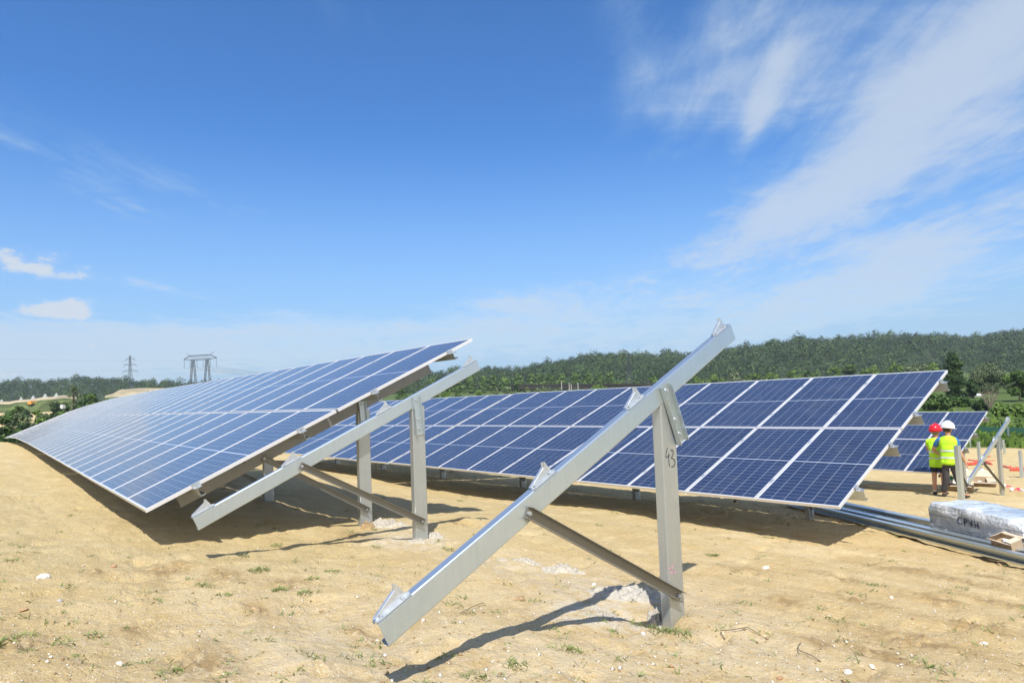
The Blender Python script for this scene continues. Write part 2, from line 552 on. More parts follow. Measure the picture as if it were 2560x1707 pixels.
ZY = np.array([(-60, .3), (-10, .25), (-3, .12), (0, 0), (1.8, -.2), (3.45, -.39), (6.5, -.74), (9.6, -1.09), (15.6, -1.77), (18.3, -2.07), (21.5, -2.45), (28, -2.95), (42, -3.4), (60, -4.3), (100, -4.8), (9000, -4.8)])
ZX = np.array([(-9000, -5), (-100, -5), (-75, -4.0), (-64, -2.2), (-56, -1.75), (-45, -1.28), (-35, -.85), (-27, -.6), (-17, -.36), (-10.4, -.22), (-7, -.05), (-5, 0), (-2.6, .03), (5, .10), (30, .2), (9000, .2)])
CLODS = []
for _p in ((400, 1410, .16), (445, 1402, .10), (560, 1432, .14), (520, 1655, .14), (470, 1662, .08), (720, 1450, .12), (900, 1562, .06), (2230, 1420, .18), (2300, 1428, .14), (2400, 1452, .16), (2480, 1442, .12), (2150, 1502, .12),
           (2350, 1500, .14), (2425, 1560, .14), (2290, 1602, .16), (2205, 1640, .12), (1960, 1500, .10), (2050, 1612, .08), (1340, 1302, .16), (1150, 1312, .12), (880, 1332, .14), (60, 1602, .10), (240, 1420, .10), (2100, 1442, .12), (1850, 1422, .12), (640, 1510, .08), (2500, 1500, .16), (330, 1560, .07)):
    _r = ray(_p[0], _p[1])
    _t = np.linspace(1, 30, 6000)
    _g = np.interp(_r[1] * _t, ZY[:, 0], ZY[:, 1]) + np.interp(_r[0] * _t, ZX[:, 0], ZX[:, 1])
    _i = int(np.argmax(CH + _r[2] * _t < _g))
    CLODS.append((_r[0] * _t[_i], _r[1] * _t[_i], _p[2]))


def clod_mask(x, y):
    mk = np.zeros_like(x)
    for cx, cy, cr in CLODS:
        mk = np.maximum(mk, np.exp(-(((x - cx) / (cr * 1.9)) ** 2 + ((y - cy) / cr) ** 2)))
    return mk




def ground_z(x, y, detail=True):
    x = np.asarray(x, float)
    y = np.asarray(y, float)
    # the terrain levels were surveyed from the eye, lift by CH - 1.2
    z = np.interp(y, ZY[:, 0], ZY[:, 1]) + np.interp(x, ZX[:, 0], ZX[:, 1])
    z = np.where(z < -4.4, -4.4 + (z + 4.4) * 0.15, z)
    r = np.hypot(x, y)
    # wooded rises far off: a sand bank in the left distance
    azm = np.arctan2(x, y)
    if detail:
        k = np.exp(-r / 60.0)
        z = z + vn(x * .45, y * .45, 1) * .10 * np.clip(k, .2, 1) + vn(x * 1.3, y * 1.3, 2) * .045 * k
        z = z + vn(x * 4.1, y * 4.1, 3) * .026 * k + vn(x * 10.3, y * 10.3, 4) * .020 * k * (r < 40) + vn(x * 25.1, y * 25.1, 5) * .011 * (r < 18)
        z = z + (vn(x * .35 + 3, y * 1.9, 31) * .045 + vn(x * .8 + y * .5, y * 4.2 - x * .3, 32) * .020) * k
        # footprints and clods
        c = vn(x * 3.1 + 7, y * 3.1, 9) + .5 * vn(x * 8.3, y * 8.3, 10)
        z = z - np.clip(c - .36, 0, .3) * .16 * (r < 30)
        near = r < 14
        cm = np.where(near, clod_mask(x, y), 0.0)
        z = z + cm * (np.abs(vn(x * 13.0, y * 17.0, 71)) * .075 + vn(x * 31.0, y * 31.0, 72) * .022 - .012)
        pr = vn(x * 5.2 + 40, y * 2.9, 61)
        z = z - np.clip(pr - .40, 0, .1) * .35 * (r < 16)
        # hollow beside the front post
        for hx, hy, hr, hd in ((-2.70, 3.27, .10, .16), (-2.95, 3.30, .22, .03)):
            z = z - hd * np.exp(-(((x - hx) ** 2 + (y - hy) ** 2) / hr ** 2))
    return z


def gz(x, y):
    return float(ground_z(np.array([x]), np.array([y]))[0])


def ground_hit(px, py, tmax=400):
    r = ray(px, py)
    ts = np.linspace(1.0, tmax, 40000)
    d = CH + r[2] * ts - ground_z(r[0] * ts, r[1] * ts, False)
    i = int(np.argmax(d < 0))
    t = ts[i] if d.min() < 0 else tmax
    return Vector((r[0] * t, r[1] * t, gz(r[0] * t, r[1] * t)))


# ------------------------------------------------------------------ ground
def build_ground():
    fwd = math.atan2(0.62828, -0.77605)
    a_f = np.linspace(fwd - math.radians(50), fwd + math.radians(50), 760)
    a_c = np.linspace(fwd + math.radians(50), fwd + math.radians(310), 120)[1:-1]
    ang = np.concatenate([a_f, a_c])
    rad = [0.6]
    while rad[-1] < 1420:
        rad.append(rad[-1] * (1.0105 if rad[-1] < 40 else 1.03))
    rad = np.array(rad)
    A, Rr = np.meshgrid(ang, rad)
    X = np.cos(A) * Rr
    Y = np.sin(A) * Rr
    Z = ground_z(X, Y)
    nr, na = X.shape
    V = np.stack([X, Y, Z], -1).reshape(-1, 3)
    i, j = np.meshgrid(np.arange(nr - 1), np.arange(na), indexing='ij')
    j2 = (j + 1) % na
    F = np.stack([i * na + j, (i + 1) * na + j, (i + 1) * na + j2, i * na + j2], -1).reshape(-1, 4)
    V = np.vstack([V, [[0, 0, float(ground_z(np.array([0.]), np.array([0.]))[0])]]])
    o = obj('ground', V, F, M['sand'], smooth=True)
    # fan under the camera
    g = np.zeros(len(V), dtype=np.float32)
    x, y = V[:, 0], V[:, 1]
    r = np.hypot(x, y)
    w = vn(x * .12, y * .12, 21) * 10
    g = np.clip((y - 43 - 0.08 * (x + 30) + w) / 6, 0, 1)
    g = np.maximum(g, np.clip((-x - 61 + w * .4) / 4, 0, 1))
    # the sand works on the left plain
    azm = np.degrees(np.arctan2(-x, y))
    sandfar = (r > 130) & (r < 420) & (azm > 72) & (azm < 120)
    g = np.where(sandfar, 0.42 + 0.6 * vn(x * .03, y * .03, 5), g)
    a1 = o.data.attributes.new('green', 'FLOAT', 'POINT')
    a1.data.foreach_set('value', g.astype(np.float32))
    ck = np.zeros(len(V))
    for cx, cy, rx, ry, k in ((-2.95, 3.05, .45, .35, 1.0), (-3.3, 3.6, .9, .7, .5), (-4.4, 3.5, 1.0, .5, .35), (-6.0, 3.4, .5, .4, .9), (-6.9, 3.75, .4, .3, .8), (-2.2, 3.1, 1.0, .9, .3), (-1.5, 2.2, 1.8, 1.2, .35), (-3.0, 1.3, 1.6, .8, .3)):
        ck = np.maximum(ck, k * np.exp(-(((x - cx) / rx) ** 2 + ((y - cy) / ry) ** 2)))
    a3 = o.data.attributes.new('clod', 'FLOAT', 'POINT')
    a3.data.foreach_set('value', clod_mask(x.astype(float), y.astype(float)).astype(np.float32))
    a2 = o.data.attributes.new('chalk', 'FLOAT', 'POINT')
    a2.data.foreach_set('value', ck.astype(np.float32))
    tag(o, kind='structure')
    return o


build_ground()

# ------------------------------------------------------------------ solar modules and their mounting
P_ = 1.012
LM = 2.0
WM = 0.992
GAP = 0.024
VT = 2 * LM + GAP


def make_module():
    """one framed module; x across 0..WM, y along 0..LM, z = 0 at the frame's top face"""
    b = MB()
    fw, fh, lip = 0.012, 0.035, 0.030
    wt = 0.012
    # frame bars (top face wt wide), hollow below with a return flange
    for (x0, x1, y0, y1) in ((0, wt, 0, LM), (WM - wt, WM, 0, LM), (wt, WM - wt, 0, wt), (wt, WM - wt, LM - wt, LM)):
        b.box((x0, y0, -fh), (x1, y1, 0))
    for (x0, x1) in ((wt, lip), (WM - lip, WM - wt)):
        b.box((x0, wt, -fh + .001), (x1, LM - wt, -fh + .003))
    fr = b.build('module_frame', M['alu'])
    s = MB()
    s.box((wt, wt, -.008), (WM - wt, LM - wt, -.0035))
    g = s.build('cell_glass', [M['cell'], M['back']])
    me = g.data
    for pl in me.polygons:
        pl.material_index = 0 if pl.normal.z > 0.5 else 1
    j = MB()
    j.box((WM / 2 - .05, LM / 2 - .04, -.026), (WM / 2 + .05, LM / 2 + .04, -.0085))
    jb = j.build('junction_box', M['black'])
    out = []
    for o in (fr, g, jb):
        out.append(o.data)
        bpy.data.objects.remove(o)
    return out


MODULE = make_module()


def axes(row, slope):
    r = Vector(row).normalized()
    s = Vector(slope)
    s = (s - r * s.dot(r)).normalized()
    n = r.cross(s).normalized()
    return r, s, n


def frame_matrix(O, r, s, n):
    return Matrix(((r.x, s.x, n.x, O[0]), (r.y, s.y, n.y, O[1]), (r.z, s.z, n.z, O[2]), (0, 0, 0, 1)))


POST_W, POST_D = 0.145, 0.070
BEAM_H = 0.12


def build_frame(root, O, r, s, n, v0, length, post_v, gzv, cleats=(), post_mat='galv_post', beam_mat='galv', brace_v=1.1, twist=19.0, detail=True):
    """one support: C post, rafter, brace and bracket. O = point of the rafter's top web line at v=0; root = its thing (Empty at R0)"""
    R0 = Vector(root.location)
    O = Vector(O) - R0
    up = Vector((0, 0, 1))
    X = Vector((r.x, r.y, 0)).normalized()
    Yh = up.cross(X).normalized()
    # rafter
    prof = thick_path([(-.050, -.018), (-.050, 0), (0, 0), (0, -BEAM_H), (-.050, -BEAM_H), (-.050, -BEAM_H + .018)], .004, .007)
    b = MB()
    b.extrude(prof, O + s * v0, r, n, s, length)
    b.build('rafter', M[beam_mat], root)
    # post
    pc = O + s * post_v - n * (BEAM_H + .0)
    top = pc.z - .005
    zb = gzv - R0.z - .5
    b = MB()
    pprof = thick_path([(-POST_D, .022), (-POST_D, 0), (0, 0), (0, POST_W), (-POST_D, POST_W), (-POST_D, POST_W - .022)], .005, .008)
    b.extrude(pprof, Vector((pc.x, pc.y - POST_W / 2, zb)), X, Yh, up, top - zb)
    b.build('post', M[post_mat], root)
    # bracket, a narrow channel open to the front, square to the rafter
    b = MB()
    bw = .085
    tw = math.radians(twist)
    bd = (n * math.cos(tw) + s * math.sin(tw)).normalized()
    sd = (s * math.cos(tw) - n * math.sin(tw)).normalized()
    bo = O + s * (post_v + .005) - n * .022 + r * .0035
    bp = thick_path([(.036, -bw / 2), (0, -bw / 2), (0, bw / 2), (.036, bw / 2)], .004, .005)
    b.extrude(bp, bo - bd * .40, r, sd, bd, .40)
    br = b.build('bracket', M['galv'], root)
    if detail:
        for k, d in enumerate((.035, .235, .335)):
            q = bo - bd * d
            bb = MB()
            bb.tube([q + r * .003, q + r * .012], .013, 6)
            bb.tube([q + r * .012, q + r * .022], .007, 8)
            bb.build('bolt', M['zinc'], br)
    # brace, an L/U section from the foot of the post up to the rafter
    lo = Vector((pc.x, pc.y, gzv - R0.z + .19)) + r * .006
    hi = O + s * brace_v - n * .075 + r * .006
    d = (hi - lo)
    L_ = d.length
    d.normalize()
    q = X.cross(d).normalized()
    b = MB()
    up_p = thick_path([(.036, -.029), (0, -.029), (0, .029), (.036, .029)], .004, .005)
    b.extrude(up_p, lo - d * .03, X, q, d, L_ + .05)
    bc = b.build('brace', M['galv_dull_shade'], root)
    if detail:
        for e in (lo, hi):
            bb = MB()
            bb.tube([e + X * .002, e + X * .012], .013, 6)
            bb.tube([e + X * .012, e + X * .02], .007, 8)
            bb.build('bolt', M['zinc'], bc)
    # seats for the purlins
    for cv in cleats:
        b = MB()
        base = O + s * (v0 + cv) + r * -.022 + n * .003
        tri = [(0, 0), (.19, .0), (.195, .010), (.172, .016), (.158, .060), (.152, .080), (.146, .080), (.136, .055), (.01, .009)]
        b.extrude(tri, base, s, n, r, .003)
        # folded flange down the long edge and a foot on the rafter
        fl = [(.004, .008), (.134, .054), (.145, .080), (.143, .081), (.132, .057), (.002, .011)]
        b.extrude(fl, base - r * .016, s, n, r, .016)
        b.box((0, 0, 0), (.024, .19, .003), mat=frame_matrix(base + r * .003, r, s, n))
        for dv in (.03, .15):
            qv = base + s * dv + r * .014 + n * .003
            b.tube([qv, qv + n * .008], .008, 6)
        b.build('purlin_seat', M['zinc'], root)


def solar_table(name, O, row, slope, ncol, frames, purlin_h, label, group, gx=None, post_v=2.45, clamps=True, detail=True, purlin_v=(.44, 1.55, 2.48, 3.62)):
    """O = lower right corner on the modules' top plane"""
    r, s, n = axes(row, slope)
    O = Vector(O)
    foot = O + s * post_v + r * frames[0]
    g0 = gz(foot.x, foot.y)
    root = empty(name, (foot.x, foot.y, g0), label, 'solar table', group)
    R0 = Vector(root.location)
    Mr = frame_matrix(O - R0, r, s, n)
    rnd = random.Random(int(abs(O.x) * 100))
    for k in range(ncol):
        for h in (0, 1):
            fr = bpy.data.objects.new('solar_module', MODULE[0])
            link(fr, root)
            jig = Matrix.Translation((0, 0, rnd.uniform(-.0015, .0015)))
            fr.matrix_local = Mr @ Matrix.Translation((-(k + 1) * P_ + (P_ - WM) / 2, h * (LM + GAP) + rnd.uniform(-.002, .002), 0)) @ jig
            for me_, nm in ((MODULE[1], 'cell_glass'), (MODULE[2], 'junction_box')):
                g = bpy.data.objects.new(nm, me_)
                link(g, fr)
    # purlins
    wid = ncol * P_
    for v in purlin_v:
        b = MB()
        pp = thick_path([(v + .045, -.035 - .012), (v + .045, -.0352), (v, -.0352), (v, -.035 - purlin_h), (v + .045, -.035 - purlin_h), (v + .045, -.035 - purlin_h + .012)], .0035, .006)
        b.extrude([(a, c_ - .0022) for a, c_ in pp], O - R0 - r * (wid + .05), s, n, r, wid + .13)
        pl = b.build('purlin', M['galv_post'], root)
        if clamps:
            cl = MB()
            q = O - R0 + s * v
            cl.box((-.002, -.02, -.040), (.045, .05, -.036), mat=frame_matrix(q, r, s, n))
            cl.box((.004, -.02, -.037), (.008, .05, .004), mat=frame_matrix(q, r, s, n))
            cl.box((-.016, -.02, .0035), (.008, .05, .0065), mat=frame_matrix(q, r, s, n))
            cl.tube([q + r * .026 + s * .015 - n * .036, q + r * .026 + s * .015 - n * .010], .008, 6)
            cl.build('end_clamp', M['zinc'], root)
            mc = MB()
            for k in range(1, ncol):
                qk = O - R0 + s * v - r * (k * P_)
                mc.box((-.018, -.018, .0012), (.018, .040, .0045), mat=frame_matrix(qk, r, s, n))
            mc.build('mid_clamps', M['zinc'], root)['kind'] = 'stuff'
    if detail:
        for v_ in (.86, 2.92):
            cb_ = MB()
            q = O - R0 + r * (frames[0] + .02) + s * v_ - n * (.035 + purlin_h * .55)
            cb_.tube([q, q + s * .05 - n * .012, q + s * .12 - n * .004, q + s * .15 - n * .02], .011, 6)
            cb_.build('cable', M['black'], root, smooth=True)
    for u in frames:
        fo = O + r * u - n * (.035 + purlin_h + .003 - (.03 if purlin_h < .1 else 0))
        f2 = fo + s * post_v
        build_frame(root, fo, r, s, n, .31, 3.17, post_v, gz(f2.x, f2.y), detail=detail and u > -4, beam_mat='galv_dull_shade', post_mat='galv_post', brace_v=1.20)
    return root


def lift(x, y, z):
    return Vector((x, y, z + CH))


A_SL = (-0.0095, 0.9197, 0.3926)
B_SL = (-0.0151, 0.9367, 0.3497)
AX = [(-6.735, -1.0635), (-16.92, -1.318), (-27.1, -1.575), (-37.3, -1.90), (-47.4, -2.345), (-57.4, -2.86)]
labs = ['solar table at the near right end of the front row, beside the bare sloping frames',
        'solar table second from the near end of the front row',
        'solar table in the middle of the long front row, third from its near end',
        'solar table fourth from the near end of the front row, just before the last',
        'solar table at the far left end of the front row, shining pale']
for i in range(5):
    x0, z0 = AX[i]
    x1, z1 = AX[i + 1]
    row = Vector((x0 - x1, 0, z0 - z1)).normalized()
    gap = 0.0 if i == 0 else 0.0
    fr = [-.34, -3.69, -7.04] if i == 0 else [-.17, -3.5, -6.85, -9.8]
    solar_table('solar_table', lift(x0 - (0 if i == 0 else .03), 1.1345, z0), row, A_SL, 10, fr, .085, labs[i], 'tables of solar panels in the front row', detail=(i == 0))
row = Vector((0.99953, 0.00483, 0.0295))
B0 = Vector((-3.406, 7.275, -1.536))
for i, lb in enumerate(['solar table at the right end of the second row, above the stacked rails', 'solar table second from the right in the second row, behind the bare posts']):
    o = B0 - row * (i * 10.22) - Vector((0, 0, (0, .012)[i]))
    solar_table('solar_table', lift(*o), row, B_SL, 10, [[-1.52, -4.87, -8.22], [-1.35, -4.70, -8.05]][i], .13, lb, 'tables of solar panels in the second row')
C0 = Vector((-6.229, 19.249, -2.861))
solar_table('solar_table', lift(*C0), row, (-0.015, 0.942, 0.335), 10, [-.3, -3.65, -7.0, -9.8], .13, 'small looking solar table furthest back, behind the two workers', None)

# ------------------------------------------------------------------ bare mounting frames
def bare_frame(lo, hi, label, post_v, post_mat='galv_post', cl=(0.0, 1.03, 1.91, 3.0), brace_v=1.05, twist=19.0):
    lo, hi = Vector(lo) + Vector((0, 0, CH)), Vector(hi) + Vector((0, 0, CH))
    s = (hi - lo)
    L_ = s.length
    s.normalize()
    r0 = Vector((1, 0, .02))
    r = (r0 - s * r0.dot(s)).normalized()
    n = r.cross(s).normalized()
    p = lo + s * post_v
    g0 = gz(p.x, p.y)
    root = empty('mounting_frame', (p.x, p.y, g0), label, 'mounting frame', 'bare mounting frames waiting for panels')
    build_frame(root, lo, r, s, n, 0.0, L_, post_v, g0, cleats=cl, post_mat=post_mat, brace_v=brace_v, twist=twist)
    return root, r, s, n, p, g0


f1, r1, s1, n1_, p1, g1 = bare_frame((-2.5908, 1.3065, -1.0210), (-2.6889, 4.2284, .3286), 'bare galvanised mounting frame standing nearest, its post marked 43', 2.27, cl=(0.0, 1.02, 1.90, 3.0), brace_v=.93, twist=4.0)
bare_frame((-5.9445, 1.3472, -1.0588), (-5.9751, 4.3150, .2080), 'bare galvanised mounting frame right beside the edge of the front panels', 2.33, cl=(0.0, .82, 1.86, 3.03), brace_v=.98)
bare_frame((-5.85, 19.46, -3.07), (-5.60, 22.36, -1.62), 'small bare mounting frame in the distance beyond the workers', 2.30, brace_v=1.0)


def plate_mark(name, pts, wid, mat, root, x, thick=.0006):
    """pen strokes as thin ribbons on a post face in the YZ plane (local to root)"""
    b = MB()
    R0 = Vector(root.location)
    for st in pts:
        for (y0, z0), (y1, z1) in zip(st[:-1], st[1:]):
            d = Vector((0, y1 - y0, z1 - z0))
            L_ = d.length
            d.normalize()
            q = Vector((1, 0, 0)).cross(d)
            o = Vector((x, y0, z0)) - R0 - d * wid * .3
            mt = frame_matrix(o, Vector((1, 0, 0)), q, d)
            b.box((0, -wid / 2, 0), (thick, wid / 2, L_ + wid * .6), mat=mt)
    o = b.build(name, mat, root)
    return o


M['ink'] = material('marker_ink', (0.03, 0.03, 0.035), 0.6)
M['print'] = material('blue_black_print', (0.05, 0.055, 0.10), 0.4)
M['pink'] = material('pink_spray', (0.58, 0.34, 0.42), 0.7)
px0 = p1.x - n1_.x * BEAM_H + .0028


def zp(zx, zy):
    return (p1.y - n1_.y * BEAM_H + (zx - 675) * .00060, CH - .38 - (zy / 5.6 + 920 - 1085) * .002575)


four = [[(635, 1150), (612, 1195), (598, 1270), (610, 1282), (660, 1255)], [(648, 1230), (645, 1310), (652, 1405)]]
three = [[(690, 1200), (705, 1182), (728, 1205), (725, 1250), (692, 1297)], [(692, 1297), (735, 1320), (752, 1360), (738, 1405), (705, 1422), (678, 1412)]]
plate_mark('handwritten_number', [[zp(*q) for q in st] for st in four + three], .0042, M['ink'], f1, px0)
pz = lambda sx, sy: (p1.y + (sx - 1700) * .0036, CH - .38 - (sy - 1085) * .002575)
plate_mark('pink_mark', [[pz(1694, 1415), pz(1700, 1418), pz(1707, 1411)], [pz(1698, 1428), pz(1706, 1424), pz(1712, 1430)]], .010, M['pink'], f1, px0)


def bare_post(px, py, t, h, label, w=1.0):
    q = at(px, py, t)
    z = gz(q[0], q[1])
    root = bpy.data.objects.new('steel_post', None)
    b = MB()
    pprof = thick_path([(-POST_D, .022), (-POST_D, 0), (0, 0), (0, POST_W), (-POST_D, POST_W), (-POST_D, POST_W - .022)], .005, .008)
    b.extrude([(a * w, c * w) for a, c in pprof], (0, 0, -.5), (1, 0, 0), (0, 1, 0), (0, 0, 1), h + .5)
    o = b.build('steel_post', M['galv'])
    o.location = (q[0], q[1], z)
    o.rotation_euler = (random.uniform(-.02, .02), random.uniform(-.02, .02), random.uniform(-.1, .1))
    tag(o, label, 'steel post', 'bare steel posts driven into the sand')
    return o


bare_post(2408, 1262, 13.3, 1.20, 'tall bare steel post just right of the white helmeted worker', 1.15)
bare_post(2452, 1182, 24.0, 1.28, 'bare steel post behind the distant frame, crossed by its sloping beam')
bare_post(2556, 1196, 23.0, .95, 'bare steel post at the right edge, beyond the red tubing')
bare_post(2514, 1157, 33, .72, 'thin distant steel post just right of the small bare frame', .9)
bare_post(2525, 1134, 42, 1.0, 'thinnest distant steel post, close to the grass behind the small frame', .9)
bare_post(2429, 1137, 38, .45, 'very short distant steel post at the lower edge of the rear table', .9)

# ------------------------------------------------------------------ rails on the ground, wrapped packs, torn carton
RD = Vector((.81, -.586, 0)).normalized()
RP = Vector((.586, .81, 0)).normalized()          # away from the eye
r_base = Vector((-5.6, 11.0, 0))


def rail(off, s0, s1, h, w, open_up, label, lift_=0.03):
    a = r_base + RP * off + RD * s0
    c = r_base + RP * off + RD * s1
    za, zc = gz(a.x, a.y) + lift_, gz(c.x, c.y) + lift_
    a.z, c.z = za, zc
    d = (c - a)
    L_ = d.length
    d.normalize()
    q = Vector((RP.x, RP.y, 0))
    q = (q - d * q.dot(d)).normalized()
    u = d.cross(q) * -1
    if u.z < 0:
        u = -u
    if open_up == 'side':
        path = [(.018, 0.0), (0, 0), (0, h), (w, h)] if False else [(.0, h - .02), (0, h), (w, h), (w, 0), (0, 0), (0, .02)]
    else:
        path = [(.018, h), (0, h), (0, 0), (w, 0), (w, h), (w - .018, h)]
    b = MB()
    b.extrude(thick_path(path, .004, .008), Vector((0, 0, 0)), q, u, d, L_)
    o = b.build('steel_rail', M['galv'])
    o.location = a
    tag(o, label, 'steel rail', 'steel rails laid out on the ground')
    return o


rail(-.22, -.6, 5.6, .11, .085, 'side', 'nearest of the long steel rails lying on the sand')
rail(.00, -.7, 5.6, .14, .11, 'side', 'second steel rail from the front of the bundle on the sand')
rail(.16, -.2, 5.6, .12, .09, 'up', 'steel rail lying behind the second, partly under the torn carton')
rail(.46, -.4, 3.1, .15, .13, 'side', 'rearmost steel rail, running under the wrapped pack')


def wrap_fn(N, p, c):
    n = N.noise(c, 3.0, 6, 0.62, 1.2)
    x, y, z = N.sep(c)[:3]
    f = N.noise(N.comb(N.m('MULTIPLY', x, 1.2), y, N.m('MULTIPLY', z, 16.0)), 1.3, 3, 0.5, 0.3)
    col = N.mix(N.ss(n, 0.38, 0.66), (0.55, 0.60, 0.66), (0.84, 0.87, 0.90))
    col = N.mix(N.m('MULTIPLY', N.ss(f, 0.56, 0.64), 0.6), col, (0.22, 0.26, 0.32))
    N.put(p.inputs['Base Color'], col)
    p.inputs['Roughness'].default_value = 0.10
    p.inputs['Coat Weight'].default_value = 0.6
    p.inputs['Coat Roughness'].default_value = 0.05
    b = N.new('ShaderNodeBump')
    b.inputs['Strength'].default_value = 0.6
    b.inputs['Distance'].default_value = 0.03
    cr = N.voro(N.noise(c, 3.0, 3, 0.5, col=True), 9.0, 'DISTANCE_TO_EDGE')
    N.put(b.inputs['Height'], N.m('ADD', N.m('MULTIPLY', N.ss(cr, 0.0, 0.25), 0.12), N.noise(c, 5.0, 3, 0.5, 2.5)))
    N.put(p.inputs['Normal'], b.outputs[0])


M['wrap'] = material('clear_plastic_wrap', fn=wrap_fn)


def wrapped_pack(s0, s1, off, dep, h, label, text=None):
    c = r_base + RD * ((s0 + s1) / 2) + RP * off
    g = gz(c.x, c.y) + .06
    nx, ny, nz = 34, 12, 10
    L_ = s1 - s0
    V, F = [], []
    seed = int(s0 * 10)

    def P3(u, v, w):
        # u, v, w in -1..1 on the surface of a rounded box
        x, y, z = u, v, w
        q = Vector((x, y, z))
        x2 = x * math.sqrt(max(0, 1 - .05 * y * y - .05 * z * z))
        y2 = y * math.sqrt(max(0, 1 - .06 * x ** 4 - .14 * z ** 4))
        z2 = z * math.sqrt(max(0, 1 - .10 * x ** 6 - .14 * y ** 4))
        k = float(vn(np.array([x * 4 + z * 2.3 + seed]), np.array([y * 3 - z * 1.7]), seed)[0]) * .07
        k2 = float(vn(np.array([x * 9 + z * 4]), np.array([y * 6 + z * 5]), seed + 3)[0]) * .04
        return Vector((x2 * L_ / 2 * (1 + k * .2), y2 * dep / 2 * (1 + k * 1.2 + k2), h / 2 * (1 + z2 * (1 + k * 1.4 + k2)) * (1 - .10 * x * (1 if x > 0 else .4))))
    b = MB()

    def sheet(fn, n1, n2):
        vs = [fn(-1 + 2 * i / n1, -1 + 2 * j / n2) for i in range(n1 + 1) for j in range(n2 + 1)]
        fs = [(i * (n2 + 1) + j, (i + 1) * (n2 + 1) + j, (i + 1) * (n2 + 1) + j + 1, i * (n2 + 1) + j + 1) for i in range(n1) for j in range(n2)]
        b.add(vs, fs)
    sheet(lambda a, c_: P3(a, c_, 1), nx, ny)
    sheet(lambda a, c_: P3(a, -1, c_), nx, nz)
    sheet(lambda a, c_: P3(-a, 1, c_), nx, nz)
    sheet(lambda a, c_: P3(1, a, c_), ny, nz)
    sheet(lambda a, c_: P3(-1, -a, c_), ny, nz)
    o = b.build('wrapped_pack', M['wrap'], smooth=True)
    o.location = (c.x, c.y, g)
    s_z = (gz(*(c + RD * L_ / 2)[:2]) - gz(*(c - RD * L_ / 2)[:2])) / L_
    o.rotation_euler = (0, -math.atan(s_z), math.atan2(RD.y, RD.x))
    tag(o, label, 'wrapped pack', 'packs of parts wrapped in clear plastic')
    if text:
        cu = bpy.data.curves.new('printed_letters', 'FONT')
        cu.body = text
        cu.size = .125
        cu.extrude = .0015
        cu.offset = .001
        cu.space_character = 1.25
        cu.materials.append(M['print'])
        t = bpy.data.objects.new('tmp', cu)
        link(t)
        bpy.context.view_layer.update()
        me = bpy.data.meshes.new_from_object(t.evaluated_get(bpy.context.evaluated_depsgraph_get()))
        bpy.data.objects.remove(t)
        to = bpy.data.objects.new('printed_letters', me)
        link(to, o)
        # lies on the front face, follows its lean
        to.location = (-.22, -dep / 2 * .965, h * .56)
        to.rotation_euler = (math.radians(72), math.radians(3), 0)
    return o


def put_letters_on(o, to):
    """drape the letters on the pack's skin"""
    from mathutils.bvhtree import BVHTree
    dg = bpy.context.evaluated_depsgraph_get()
    bpy.context.view_layer.update()
    bv = BVHTree.FromPolygons([v.co.copy() for v in o.data.vertices], [tuple(p.vertices) for p in o.data.polygons])
    ml = to.matrix_local.copy()
    mi = ml.inverted()
    zs = [v.co.z for v in to.data.vertices]
    zm = (min(zs) + max(zs)) / 2
    for v in to.data.vertices:
        w = ml @ Vector((v.co.x, v.co.y, 0))
        hit = bv.ray_cast(w + Vector((0, -.4, .0)), Vector((0, 1, 0)))
        if hit[0] is not None:
            v.co = mi @ (hit[0] + Vector((0, -.007 - (.003 if v.co.z > zm else 0), 0)))


w1 = wrapped_pack(2.70, 4.22, .46, .66, .43, 'clear plastic wrapped pack with dark letters lying on the rails', 'CPVH')
for ch in w1.children:
    put_letters_on(w1, ch)
wrapped_pack(4.30, 5.7, .80, .6, .36, 'clear plastic wrapped pack cut off by the right edge, behind the torn carton')
wrapped_pack(4.42, 5.5, .20, .36, .24, 'low shiny wrapped pack at the right edge, right of the torn carton')

M['card'] = material('cardboard', (0.52, 0.40, 0.27), 0.85, var=0.12, vscale=20)
M['card_in'] = material('cardboard_inside', (0.60, 0.50, 0.38), 0.85, var=0.1, vscale=20)
M['paper'] = material('white_sheet', (0.80, 0.80, 0.80), 0.7)


